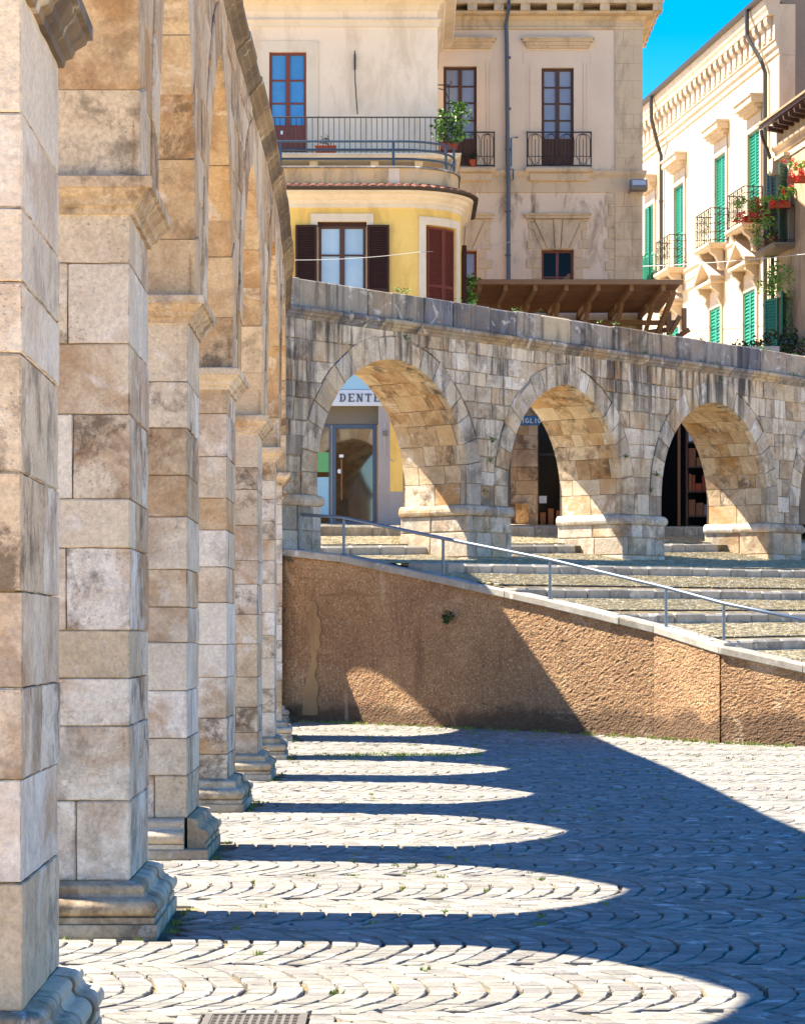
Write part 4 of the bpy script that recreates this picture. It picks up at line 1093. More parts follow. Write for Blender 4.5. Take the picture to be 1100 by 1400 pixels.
iron_rail(m, [(c0+.3, ry, zb1), (bx1-.06, ry, zb1), (bx1-.06, CY+.8, zb1)], (208-157)/61.2-.02, .12, .008)
m.build('balcony_rail', M['iron'], cb)
m = MB(); x = U(485,CY); m.box(x-.02, x+.02, CY-.06, CY-.002, Zp(95,CY), Zp(74,CY)); m.tube([(x,CY-.08,Zp(70,CY)), (x+.005,CY-.08,Zp(110,CY)), (x+.06,CY-.1,Zp(157,CY))], .014, 5); m.build('wall_rod', M['iron'], cb)
m = MB(); x = c1; zz = Zp(112,CY)
m.tube([(x+.0,CY+.3,zz), (x+.28,CY+.3,zz), (x+.32,CY+.3,zz+.05), (x+.3,CY+.3,zz+.08)], .014, 5); m.tube([(x+.26,CY+.3,zz), (x+.26,CY+.3,zz-1.0)], .012, 5); m.tube([(x+.02,CY+.3,zz-.08), (x+.18,CY+.3,zz-.12), (x+.24,CY+.3,zz-.3)], .012, 5); m.build('iron_bracket', M['iron'], cb)

# ------------------------------------------------------------------ palazzo
PY = 66.0; F = plane_frame(PY)
pz = thing('palazzo', 'old weathered beige stone palazzo with deep bracketed cornice and juliet balconies', 'building', (3, PY+2, 4.3))
p0, p1, ps = .2, U(877,PY), U(840,PY)
ztop = Zp(24,PY); zstr = Zp(236,PY); PD = 4.5
W = [(U(606,PY), U(651.5,PY), Zp(226,PY), Zp(90,PY)), (U(740,PY), U(784,PY), Zp(226,PY), Zp(92,PY))]
LW = [(U(632,PY)-.35, U(651.5,PY), Zp(408,PY), Zp(342,PY)), (U(740,PY), U(784,PY), Zp(408,PY), Zp(341,PY))]
SD = (U(735,PY), U(800,PY), 4.3, Zp(575,PY)); SD0 = (U(655,PY), U(694.5,PY), 4.3, Zp(590,PY))
m = MB(F); facade(m, p0, p1, Zp(500,PY), ztop, W+LW, 0, .3)
tt = (.5,.5,.5,1)
m.poly([(p1,0,3.9),(p1,-PD,3.9),(p1,-PD,ztop),(p1,0,ztop)], tt); m.poly([(p0,0,3.9),(p0,-PD,3.9),(p0,-PD,ztop),(p0,0,ztop)], tt); m.poly([(p0,-PD,3.9),(p1,-PD,3.9),(p1,-PD,ztop),(p0,-PD,ztop)], tt)
m.build('wall', M['palazzo'], pz, recalc=False)
m = MB(F)    # stone ground floor in courses
facade(m, p0, p1, 3.9, Zp(500,PY), [SD0, SD], -.02, .5, (0,.3,.2,1))
z = 4.2
while z < Zp(500,PY)-.1:
    h = rnd.uniform(.34, .5); u = p0+rnd.uniform(-.3, 0)
    while u < p1:
        l = rnd.uniform(.45, .95); a, b = max(u, p0), min(u+l, p1)
        cl = [(a, b)]
        for h_ in (SD0, SD):
            if z < h_[3]-.05:
                nn = []
                for (a_, b_) in cl:
                    if b_ <= h_[0] or a_ >= h_[1]: nn.append((a_, b_))
                    else:
                        if a_ < h_[0]-.06: nn.append((a_, h_[0]))
                        if b_ > h_[1]+.06: nn.append((h_[1], b_))
                cl = nn
        for a_, b_ in cl:
            if b_-a_ > .04: m.box(a_+.003, b_-.003, -.1, rnd.uniform(-.004,.006), z+.003, min(z+h, Zp(500,PY))-.003, ch=.008)
        u += l
    z += h
m.build('stone_ground_floor', M['arch'], pz)
# pilaster strip of stone at the corner, chain of quoins beside it
m = MB(F); z = 4.3; i = 0
while z < Zp(32,PY)-.05:
    h = min(rnd.uniform(.36,.46), Zp(32,PY)-z)
    if abs(z+h-zstr) < .18: h = zstr-z if zstr-z > .1 else h
    s = lerp(ps, p1, (.35, .66)[i % 2]+rnd.uniform(-.05,.05))
    for a, b in ((ps, s), (s, p1+.02)): m.box(a+.001, b-.001, -.05, .035+rnd.uniform(-.002,.003), z+.001, z+h-.001, ch=.005)
    m.box(p1-.1, p1+.025, -PD, -.055, z+.001, z+h-.001, tt, ch=.005)
    z += h; i += 1
m.build('corner_pilaster', M['palazzo_trim'], pz)
m = MB(F); z = Zp(385,PY); i = 0
while z < zstr-.25:
    a = U(826.5 if i % 2 else 831.5, PY); m.box(a, ps-.002, -.02, .028, z+.004, z+.235, ch=.012); z += .275; i += 1
m.build('quoin_chain', M['palazzo_trim'], pz)
# string course, cornice with modillions
m = MB(F); m.sweep(cornice_path(p0, p1+.02, PD), [(0,zstr-.5),(.03,zstr-.49),(.03,zstr-.25),(.035,zstr-.12),(.08,zstr-.06),(.1,zstr+.0),(.1,zstr+.05),(0,zstr+.07)], caps=False)
m.build('string_course', M['palazzo_trim'], pz)
z = Zp(38,PY)
m = MB(F); m.sweep(cornice_path(p0, p1+.02, PD), [(0,z-.05),(.04,z-.03),(.05,z+.03),(.02,z+.05),(.02,z+.17),(.06,z+.2),(.1,z+.28),(.3,z+.3),(.34,z+.33),(.34,z+.36),(-.15,z+.362),(-.15,z+.52),(.46,z+.525),(.48,z+.62),(.52,z+.66),(.56,z+.82),(.6,z+.84),(.6,z+.9),(0,z+.95)], caps=False)
cor = m.build('cornice', M['palazzo_trim'], pz)
u = p0+.1
while u < p1+.3:
    mm = MB(F); mm.box(u, u+.24, -.14, .42, z+.358, z+.526); mm.build('modillion', M['palazzo_trim'], cor); u += .66
for v in (.3, .96, 1.6, 2.3, 2.96, 3.6):
    mm = MB(F); mm.box(p1-.1, p1+.44, -v-.24, -v, z+.358, z+.526); mm.build('modillion', M['palazzo_trim'], cor)
m = MB(F); m.poly([(p0-.2,.62,z+.93),(p1+.65,.62,z+.93),(p1+.65,-PD,z+1.9),(p0-.2,-PD,z+1.9)]); m.poly([(p0-.2,.62,z+.9),(p1+.65,.62,z+.9),(p1+.65,-PD,z+1.86),(p0-.2,-PD,z+1.86)]); m.build('roof', M['tile'], pz)
# upper windows with hoods, panels and juliet rails
def juliet(m, u0, u1, z0, h, ww, arches):
    b = lambda u, z, w=ww: (u, PY-w, z)
    m.tube([b(u0,z0+h,0.02), b(u0,z0+h), b(u1,z0+h), b(u1,z0+h,.02)], .018, 5)
    m.tube([b(u0,z0+.03,0.02), b(u0,z0+.03), b(u1,z0+.03), b(u1,z0+.03,.02)], .014, 4); m.tube([b(u0,z0+h*.3), b(u1,z0+h*.3)], .008, 4)
    for u in (u0, u1): m.tube([b(u,z0), b(u,z0+h+.02)], .018, 5)
    for (a, c) in arches:
        for q in (0, .22):
            aa, cc = lerp(a, c, q+.06), lerp(a, c, .94-q); mid = (aa+cc)/2; r = (cc-aa)/2; zt = z0+h*.96-r-q*.1
            P = [b(mid-.02 if q == 0 else aa, z0+.04)]+([b(aa, z0+h*.3)] if q == 0 else [])+[b(aa, zt)]+[b(mid-r*math.cos(math.pi*k/8), zt+r*math.sin(math.pi*k/8)) for k in range(1, 8)]+[b(cc, zt)]+([b(cc, z0+h*.3)] if q == 0 else [])+[b(mid+.02 if q == 0 else cc, z0+.04)]
            m.tube(P, .009, 4)
        m.tube([b((a+c)/2, z0+.05), b((a+c)/2, z0+h*.8)], .008, 4)
for i, h in enumerate(W):
    wd = window(F, pz, h[0]+.01, h[1]-.01, h[2], h[3]-.01, -.12, M['old_wood'], M['glass_grey'] if i else M['glass_sky_painted'], 2, (.27,.52,.76), .06, .1, .62, 'balcony_door', M['glass_grey'])
    m = MB(F); uc = (h[0]+h[1])/2; hw = .92; z = Zp(66,PY)
    for (g, za, zb) in ((.03,z-.0,z+.06),(.07,z+.06,z+.15),(.13,z+.15,z+.22),(.17,z+.22,z+.25)):
        m.box(uc-hw+.18-g, uc+hw-.18+g, .003, g+.04, za, zb, tt)
    m.build('hood_moulding', M['palazzo_trim'], pz)
    m = MB(F)
    for (g, wd_) in ((.24, .02), (.32, .012)):
        m.box(h[0]-g-.05, h[0]-g, .001, wd_, h[2], h[3]+.12, tt); m.box(h[1]+g, h[1]+g+.05, .001, wd_, h[2], h[3]+.12, tt)
    m.box(h[0]-.45, h[1]+.45, .001, .014, h[3]+.38, h[3]+.42, tt); m.box(h[0]-.45, h[0]-.41, .001, .0135, h[3]+.1, h[3]+.379, tt); m.box(h[1]+.41, h[1]+.45, .001, .0135, h[3]+.1, h[3]+.379, tt)
    m.build('window_panel', M['palazzo'], pz)
    m = MB()
    a, b = (U(720,PY), U(807,PY)) if i else (U(600,PY), U(675,PY))
    e = (b-a)/4
    juliet(m, a, b, Zp(229,PY), .86, .16, [(a, a+e), (a+e, a+2*e), (a+2*e, b-e), (b-e, b)]); m.build('juliet_rail', M['iron'], pz)
    m = MB(F); m.box(a-.05, b+.05, .003, .2, Zp(229,PY)-.13, Zp(229,PY)-.01, ch=.02); m.box(a+.05, b-.05, .003, .12, Zp(229,PY)-.35, Zp(229,PY)-.132, ch=.03); m.build('balcony_sill', M['palazzo_trim'], pz)
# lower windows with rusticated heads
for i, h in enumerate(LW):
    window(F, pz, h[0]+.01, h[1]-.01, h[2], h[3]-.01, -.2, M['door_wood'], M['glass_dark'], 2, (.45,), .05, .07, 0, 'window', M['glass_dark'] if i else M['glass_grey'])
    m = MB(F); uc = (U(740,PY)+U(784,PY))/2 if i else h[1]-.4; g = U(784,PY)-U(740,PY); zt = Zp(290,PY); zh = h[3]
    jam = zh-1.25; k = 0
    for sd in (-1, 1):
        z = jam; k = 0
        while z < zh-.05:
            wdt = .38 if k % 2 else .22
            a, b = sd*(g/2+.002), sd*(g/2+wdt); m.box(uc+min(a,b), uc+max(a,b), .001, .03, z+.004, min(z+.24, zh)-.004, ch=.01); z += .26; k += 1
        for (xa, xb, xc, xd, za, zb) in ((.09,.27,.14,.46,zh,zt-.16),):
            P = [(uc+sd*.07, zh+.004), (uc+sd*g/2*.62, zh+.004), (uc+sd*.6, zt-.17), (uc+sd*.12, zt-.17)]
            m.prism(P if sd > 0 else P[::-1], .001, .045, .006, .012)
            P = [(uc+sd*g/2*.66, zh+.004), (uc+sd*g/2, zh+.004), (uc+sd*.62, zh+.5), (uc+sd*.74, zh+.5), (uc+sd*.74, zh+.68), (uc+sd*.56, zh+.68)]
            m.prism(P if sd > 0 else P[::-1], .001, .035, .006, .012)
        m.box(uc+sd*.6 if sd > 0 else uc-.76, uc+.76 if sd > 0 else uc-.6, .001, .03, zh+.7, zt-.17, ch=.01)
        a, b = sorted((uc+sd*.52, uc+sd*.76)); m.box(a, b, .001, .026, zh+.02, zh+.22, ch=.01); a, b = sorted((uc+sd*.6, uc+sd*.72)); m.box(a, b, .001, .027, zh+.24, zh+.47, ch=.01)
    P = [(uc-.066, zh-.01), (uc+.066, zh-.01), (uc+.11, zt-.17), (uc-.11, zt-.17)]; m.prism(P, .001, .06, .003, .012)
    m.build('rusticated_head', M['palazzo_trim'], pz)
    m = MB(F); m.box(uc-.8, uc+.8, .002, .1, zt-.16, zt-.09, tt); m.box(uc-.76, uc+.76, .002, .06, zt-.165, zt-.16, tt); m.box(uc-.84, uc+.84, .002, .14, zt-.088, zt-.03, tt, ch=.01); m.build('hood_moulding', M['palazzo_trim'], pz)
m = MB(F); m.prism([(U(766,PY),Zp(384,PY)),(U(778,PY),Zp(372,PY)),(U(781,PY),Zp(376,PY)),(U(776,PY),Zp(386,PY))], -.17, -.13); m.build('propped_board', M['beam_wood'], pz)
# downpipe
m = MB(); x = U(694.5,PY); m.tube([(x,PY-.55,Zp(4,PY)), (x,PY-.5,Zp(14,PY)), (x-.06,PY-.12,Zp(34,PY)), (x-.04,PY-.1,Zp(60,PY)), (x-.02,PY-.12,Zp(224,PY)), (x,PY-.14,Zp(246,PY)), (x,PY-.1,Zp(262,PY)), (x,PY-.1,4.4)], .052, 8)
m.tube([(x+.02,PY-.1,Zp(232,PY)), (x+.12,PY-.1,Zp(232,PY)), (x+.12,PY-.1,Zp(246,PY)), (x+.04,PY-.1,Zp(248,PY))], .016, 5); m.tube([(x+.07,PY-.08,Zp(228,PY)), (x+.07,PY-.08,Zp(189,PY)), (x+.24,PY-.08,Zp(188,PY))], .02, 5)
for y in (80, 150, 205, 290, 350): m.box(x-.08, x+.06, PY-.17, PY-.003, Zp(y,PY), Zp(y,PY)+.03)
m.build('downpipe', M['pipe'], pz)
# shop in the ground floor
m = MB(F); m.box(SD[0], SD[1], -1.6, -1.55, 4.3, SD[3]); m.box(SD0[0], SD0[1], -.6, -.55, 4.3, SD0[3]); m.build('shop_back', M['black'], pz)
m = MB(F); w = -.35
m.box(SD[0], SD[1], w-.05, w, Zp(622,PY), Zp(618,PY)); m.box(SD[0], SD[0]+.05, w-.05, w, 4.3, SD[3]); m.box(SD[0]+.75, SD[0]+.8, w-.05, w, 4.3, Zp(622,PY)); m.build('shop_frame', M['iron'], pz)
m = MB(F); m.box(SD[0]+.05, SD[0]+.75, w-.03, w-.02, 4.3, Zp(622,PY)); m.box(SD[0]+.05, SD[1], w-.03, w-.02, Zp(618,PY), SD[3]); m.build('shop_pane', M['glass_dark'], pz)
m = MB(F); m.box(U(736,PY), U(748,PY), w-.018, w-.012, Zp(687,PY), Zp(677,PY)); m.box(U(772,PY), U(776,PY), w-.018, w-.012, Zp(687,PY), Zp(676,PY)); m.build('paper_notice', M['white'], pz)
for x in (738, 749, 760, 768):
    m = MB(F); m.box(U(x,PY), U(x+8,PY), w+.05, w+.3, 4.33, 4.33+.38+.05*(x%3), ch=.01); tag(m.build('wooden_crate', M['goods_a'], loc=(U(x,PY),PY+.2,4.33)), {738:'small brown wooden box leftmost at the dark shop door under the second arch',749:'brown wooden box standing second from left at the dark shop door',760:'brown wooden box standing third from left at the dark shop door',768:'brown wooden box rightmost at the dark shop door under the second arch'}[x], 'box', 'boxes at the shop door')
m = MB(F); m.box(U(704,PY), U(722,PY), .008, .3, 4.3, Zp(688,PY), ch=.02); tag(m.build('stone_block', M['arch'], loc=(U(712,PY),PY,4.3)), 'pale square stone block against the wall under the blue street sign', 'stone block')
# street sign
ss = thing('street_sign', 'blue enamel street name sign with white letters on the stone wall', 'sign', (U(716,PY), PY-.01, Zp(581,PY)))
m = MB(F); m.box(U(692,PY), U(737.5,PY), .01, .035, Zp(581.5,PY), Zp(568.5,PY), ch=.008); m.build('plate', M['street_sign'], ss)
serif_text(F, 'IGLIO', U(713.5,PY), Zp(578.5,PY), .125, .035, .026, .022, M['white'], ss)
# floodlight
fl = thing('floodlight', 'grey box floodlight fixed at the palazzo corner below the string course', 'lamp', (p1-.05, PY-.04, Zp(262,PY)))
m = MB(); x, y, z = p1-.12, PY-.38, Zp(257,PY)
T = lambda u, w, q: (x+u, y+w*.9+q*.35, z+q*.92-w*.25)
m.fr = T; m.box(-.22, .22, -.12, .12, -.14, .14, ch=.03); m.build('housing', M['lamp_grey'], fl)
m = MB(T); m.box(-.16, .18, -.128, -.121, -.04, .1); m.build('lens', M['lamp_glass'], fl)
m = MB(); m.tube([(x-.2,PY-.06,Zp(264,PY)), (x-.2,PY-.25,Zp(262,PY)), (x,PY-.3,Zp(258,PY))], .02, 5); m.build('arm', M['lamp_grey'], fl)
# ------------------------------------------------------------------ wooden canopy in front of the palazzo
K0, K1 = 62.0, 65.9
wc = thing('wooden_canopy', 'weathered wooden board canopy on rafters and struts jutting from the palazzo', 'canopy', (4, 64, 9))
za, zb = Zp(388, K0), Zp(428, K1)
cx0, cx1 = U(640, K0), U(930, K0)
def slope(q): return lerp(za, zb, q)
m = MB(); n = 17
for k in range(n):
    q0, q1 = k/n, (k+1)/n-.006; y0, y1 = lerp(K0,K1,q0), lerp(K0,K1,q1); t = rt()
    xe = lerp(cx1, U(886,K1)+.25, (q0+q1)/2)
    x = cx0-.2
    while x < xe-.05:
        l = min(rnd.uniform(1.6, 2.6), xe-x); t = rt(); h = rnd.uniform(-.006, .006)
        P = [(x+.002,y0,slope(q0)+h),(x+l-.002,y0,slope(q0)+h),(x+l-.002,y1,slope(q1)+h),(x+.002,y1,slope(q1)+h)]
        a = [m.v(*p) for p in P]; b = [m.v(p[0],p[1],p[2]+.03) for p in P]
        m.face(a[::-1], t); m.face(b, t)
        for i in range(4): m.face([a[i],a[(i+1)%4],b[(i+1)%4],b[i]], t)
        x += l
m.build('roof_board', M['canopy_wood'], wc)
m = MB(); m.box(cx0-.2, cx1+.06, K0-.09, K0-.02, za-.02, za+.1, ch=.01); m.build('fascia', M['beam_wood'], wc)
rx = [U(x, K1) for x in (637, 671, 709, 749, 790, 833, 874)]
for i, x in enumerate(rx):
    m = MB(); w = .05
    def strut(a, b, w=.05, h=.07):
        A, B = Vector(a), Vector(b); t = rt(); d = (B-A).normalized(); s = Vector((1,0,0)); u = s.cross(d).normalized() if abs(d.x) < .9 else Vector((0,0,1)); s = d.cross(u)
        i0 = [m.v(*(A+s*p*w+u*q*h)) for p, q in ((-1,-1),(1,-1),(1,1),(-1,1))]; i1 = [m.v(*(B+s*p*w+u*q*h)) for p, q in ((-1,-1),(1,-1),(1,1),(-1,1))]
        m.face(i0, t); m.face(i1[::-1], t)
        for k in range(4): m.face([i0[k], i0[(k+1)%4], i1[(k+1)%4], i1[k]], t)
    strut((x+.22, K0+.05, za-.08), (x, K1, zb-.08)); m.build('rafter', M['beam_wood'], wc)
    m = MB(); strut((x+.12, K0+1.6, slope(.42)-.18), (x, K1-.02, zb-1.0), .045, .06); m.build('brace', M['beam_wood'], wc)
    m = MB(); m.box(x-.06, x+.06, K1-.1, K1+.02, zb-1.15, zb-.16, ch=.01); m.build('wall_post', M['beam_wood'], wc)
m = MB(); m.box(rx[0]-.3, rx[-1]+.95, K1-.24, K1-.11, zb-.32, zb-.2, ch=.012); m.build('beam', M['beam_wood'], wc)
# open end truss on the right
m = MB()
e0, e1 = U(886,K1), U(905,K1)+.6
strut((rx[-1]+.05, K1-.1, zb-1.5), (cx1-.1, K0+.6, za-.12), .05, .07); strut((rx[-1]+.1, K1-.1, zb-.5), (rx[-1]+.75, K1-.1, zb-.42), .05, .06)
strut((rx[-1]+.7, K1-.3, zb-.6), (rx[-1]+.7, K1-.3, zb-.02), .06, .06); strut((rx[-1]+1.05, K1-.6, zb-.5), (rx[-1]+1.05, K1-.6, zb+.05), .06, .06)
strut((rx[-1]+.05, K1-.1, zb-1.2), (rx[-1]+1.2, K1-.4, zb-.45), .05, .06); strut((rx[-1]+.3, K1-.4, zb-1.3), (rx[-1]+.9, K1-1.0, zb-.2), .045, .06)
m.build('end_truss', M['beam_wood'], wc)

# ------------------------------------------------------------------ shuttered building, facade running away on the right
RX, RY = 9.2, 76.0; RD = (-.1322, .9912); RN = (-.9912, -.1322)
def FR(u, w, z): return (RX+RD[0]*u+RN[0]*w, RY+RD[1]*u+RN[1]*w, z)
def ur(x):        # pixel x on the facade -> u
    k = (x-550)/FPX; return (k*RY-RX)/(RD[0]-k*RD[1])
def zr(y, x):     # height on the facade seen at pixel (x, y)
    Y = RY+RD[1]*ur(x); return EYE+(HOR-y)*Y/FPX
sbld = thing('shuttered_building', 'sunlit cream building with green louvred shutters, iron balconies and bracketed eaves', 'building', (8.5, 80, 4.5))
u0, u1 = ur(1060), ur(868)+2
ZT, ZFL, ZH = EYE+17.0, EYE+11.25, EYE+13.9
WU = [ur(1031.5), ur(985.5), ur(929), ur(889)]
hw = .62
holes = [(u-hw, u+hw, ZFL, ZH) for u in WU]
ZL = EYE+9.55
holes2 = [(u-hw, u+hw, 5.2, ZL) for u in (ur(1026), ur(979), ur(923), ur(880))]
m = MB(FR); facade(m, u0, u1, 4.0, EYE+15.7, holes+holes2, 0, .25)
E = 9.0
m.poly([(u0,-.0,4.0),(u0,-E,4.0),(u0,-E,ZT-1.0),(u0,0,ZT-1.0)]); m.poly([(u1,0,4.0),(u1,-E,4.0),(u1,-E,ZT),(u1,0,ZT)]); m.poly([(u0,-E,4.0),(u1,-E,4.0),(u1,-E,ZT),(u0,-E,ZT)])
m.build('wall', M['sunny'], sbld, recalc=False)
m = MB(FR); zr0 = ZT+.02
m.prism([(-.4,4.0),(-.4,ZT-.3),(.3,ZT-.02),(-4.5,ZT+2.05),(-9,ZT+.2),(-9,4.0)], u0-.03, u0-.4, plane='wz'); m.build('end_wall', M['grey_wall'], sbld)
m = MB(FR); m.box(u0-.42, u0-.002, -.42, .03, 4, EYE+15.45, ch=.01); m.box(u0-.42, u0-.002, -.42, -.001, EYE+15.453, ZT-.2); m.build('corner_strip', M['sunny_trim'], sbld)
m = MB(FR); P = [(.48,ZT-.02),(.48,ZT+.06),(-4.5,ZT+2.2),(-9.3,ZT+.3),(-9.3,ZT+.2),(-4.5,ZT+2.1)]
m.prism(P, u0-.55, u1, plane='wz'); m.build('roof', M['tile'], sbld)
prof = [(0,EYE+15.5),(.04,EYE+15.52),(.05,EYE+15.64),(.1,EYE+15.7),(.12,EYE+15.84),(.15,EYE+15.86),(.15,EYE+16.5),(.32,EYE+16.52),(.34,EYE+16.62),(.38,EYE+16.7),(.42,EYE+16.84),(.43,EYE+16.95),(0,EYE+16.98)]
m = MB(FR); m.sweep([(u0-.42,0),(u1,0)], prof); cor = m.build('cornice', M['sunny_trim'], sbld)
u = u0-.2
while u < u1:
    mm = MB(FR); mm.prism([(.148,EYE+15.92),(.18,EYE+15.93),(.21,EYE+16.02),(.2,EYE+16.16),(.22,EYE+16.25),(.28,EYE+16.3),(.31,EYE+16.4),(.3,EYE+16.519),(.148,EYE+16.519)], u, u+.3, plane='wz'); mm.build('corbel', M['sunny_trim'], cor); u += .6
m = MB(FR); m.sweep([(u0-.45,0),(u1,0)], [(.43,ZT-.06),(.47,ZT-.08),(.53,ZT-.03),(.55,ZT+.05),(.51,ZT+.06),(.45,ZT+.03)]); m.build('gutter', M['gutter'], sbld)
m = MB(FR); m.sweep([(u0-.02,0),(u1,0)], [(0,ZFL-.75),(.04,ZFL-.72),(.04,ZFL-.5),(.07,ZFL-.45),(.07,ZFL-.22),(.12,ZFL-.16),(.12,ZFL-.1),(0,ZFL-.08)]); m.build('string_course', M['sunny_trim'], sbld)
for i, h in enumerate(holes):
    uc = WU[i]
    m = MB(FR)
    m.box(h[0]-.16, h[0]-.002, .002, .05, ZFL, ZH+.16); m.box(h[1]+.002, h[1]+.16, .002, .05, ZFL, ZH+.16); m.box(h[0]-.002, h[1]+.002, .002, .05, ZH+.002, ZH+.16); m.box(h[0]-.12, h[1]+.12, .002, .035, ZH+.165, ZH+.42)
    m.build('window_surround', M['sunny_trim'], sbld)
    m = MB(FR)
    for (g, d, a, b) in ((.05,.14,.44,.52),(.12,.24,.52,.62),(.2,.36,.62,.8),(.23,.4,.8,.86)): m.box(h[0]-.1-g, h[1]+.1+g, .002, d, ZH+a, ZH+b-.001)
    m.build('hood_moulding', M['sunny_trim'], sbld)
    if i == 3:
        for a, b in ((h[0]-.01, h[0]+.46), (h[1]-.46, h[1]+.01)): shutter(FR, sbld, a, b, ZFL, ZH, .03, M['green'], 30, .04, .06, (.4,))
        m = MB(FR); m.box(h[0]+.46, h[1]-.46, -.1, -.07, ZFL, ZH); m.build('curtain', M['sunny_trim'], sbld)
    else:
        shutter(FR, sbld, h[0]+.01, uc-.004, ZFL, ZH-.01, -.02, M['green'], 30, .04, .055, (.42,)); shutter(FR, sbld, uc+.004, h[1]-.01, ZFL, ZH-.01, -.02, M['green'], 30, .04, .055, (.42,))
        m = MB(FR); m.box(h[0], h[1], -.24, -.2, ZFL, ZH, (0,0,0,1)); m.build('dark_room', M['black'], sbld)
for i, h in enumerate(holes2[:3]):
    uc = (h[0]+h[1])/2
    shutter(FR, sbld, h[0]+.01, uc-.004, 6.8, ZL-.01, .02, M['green'], 44, .045, .07, (.35,)); shutter(FR, sbld, uc+.004, h[1]-.01, 6.8, ZL-.01, .02, M['green'], 44, .045, .07, (.35,))
    m = MB(FR); m.box(h[0]-.17, h[0]-.004, .002, .06, 5.2, ZL+.12); m.box(h[1]+.004, h[1]+.17, .002, .06, 5.2, ZL+.12); m.box(h[0]-.003, h[1]+.003, .002, .06, ZL+.003, ZL+.12); m.box(h[0]-.17, h[1]+.17, .002, .045, ZL+.125, ZL+.5)
    m.build('window_surround', M['sunny_trim'], sbld)
    m = MB(FR); zz = ZL+.62
    m.box(h[0]-.3, h[1]+.3, .002, .42, zz, zz+.1, ch=.01)
    m.prism([(h[0]-.28, zz+.102), (h[1]+.28, zz+.102), (uc, zz+.62)], .002, .14)
    for sd in (-1, 1):
        e = h[0]-.36 if sd < 0 else h[1]+.36
        P = [(e, zz+.1), (e, zz+.2), (uc, zz+.82), (uc, zz+.66)]
        m.prism(P, .002, .45)
    pd = m.build('pediment', M['sunny_trim'], sbld)
    for e in (h[0]-.18, h[1]+.02):
        mm = MB(FR); mm.prism([(.0,zz-.55),(.1,zz-.55),(.16,zz-.42),(.12,zz-.3),(.24,zz-.18),(.36,zz-.12),(.36,zz-.002),(.0,zz-.002)], e, e+.16, plane='wz'); mm.build('console', M['sunny_trim'], pd)
for i, (h, xl) in enumerate(zip(holes[:3], (998, 952, 897))):
    uc = WU[i]; b0, b1, bd = uc-.9, uc+.9, .6
    m = MB(FR); m.sweep([(b0,0),(b0,bd),(b1,bd),(b1,0)][::-1] if False else [(b0,0),(b0,bd),(b1,bd),(b1,0)], [(-.2,ZFL-.16),(-.06,ZFL-.15),(-.02,ZFL-.1),(.02,ZFL-.08),(.02,ZFL-.01),(-.2,ZFL)], caps=False)
    m.box(b0+.02, b1-.02, .122, bd-.02, ZFL-.12, ZFL-.012); bal = m.build('balcony', M['sunny_trim'], sbld)
    for e in (b0+.2, b1-.42):
        mm = MB(FR); mm.prism([(.125,ZFL-.75),(.24,ZFL-.72),(.27,ZFL-.5),(.34,ZFL-.36),(.48,ZFL-.26),(.52,ZFL-.121),(.125,ZFL-.121)], e, e+.22, plane='wz'); mm.build('bracket', M['sunny_trim'], bal)
    m = MB(); q = lambda u, w, z: FR(u, w, z)
    P = [q(b0+.04, .02, ZFL), q(b0+.04, bd-.06, ZFL), q(b1-.04, bd-.06, ZFL), q(b1-.04, .02, ZFL)]
    iron_rail(m, P, .98, .2, .012, .08)
    for hz in (.8, .55, .3): m.tube([Vector(p)+Vector((0,0,hz)) for p in P], .01, 4)
    for a, b in zip(P, P[1:]):
        A, B = Vector(a), Vector(b); n = max(1, int((B-A).length/.4))
        for k in range(n):
            c = A.lerp(B, (k+.5)/n); d = (B-A).normalized()
            for cz, r in ((.42, .11), (.68, .1), (.89, .07)): m.tube([c+d*r*math.cos(6.28*j/8)+Vector((0,0,cz+r*math.sin(6.28*j/8))) for j in range(8)], .009, 3, closed=True)
    m.build('balcony_rail', M['iron'], bal)
# last balcony, boarded in green, half hidden by the palazzo
h = holes[3]; m = MB(FR); m.box(h[0]-.25, h[1]+.6, .002, .4, ZFL-.14, ZFL-.01, ch=.02); m.build('balcony_slab', M['sunny_trim'], sbld)
m = MB(); P = [FR(h[0]-.2, .02, ZFL), FR(h[0]-.2, .36, ZFL), FR(h[1]+.5, .36, ZFL)]; iron_rail(m, P, .95, .12, .012); m.build('balcony_rail', M['green'], sbld)
m = MB(FR); m.box(h[0]-.18, h[1]+.4, .3, .33, ZFL+.05, ZFL+.85); m.build('rail_screen', M['green'], sbld)
# downpipes
for (x, y0) in ((907.5, 150), (1050.5, 50)):
    u = ur(x); P = [FR(u-.4 if x < 1000 else u+.35, .52, ZT-.03), FR(u-.4 if x < 1000 else u+.35, .5, ZT-.75), FR(u, .2, EYE+15.5), FR(u, .1, EYE+15.2), FR(u, .1, 4.6)]
    m = MB(); m.tube(P, .06, 8)
    for z in (8, 10.5, 13, 15.3): m.tube([FR(u, .1, z), FR(u, .1, z+.07)], .075, 8)
    m.build('downpipe', M['dark_pipe'], sbld)

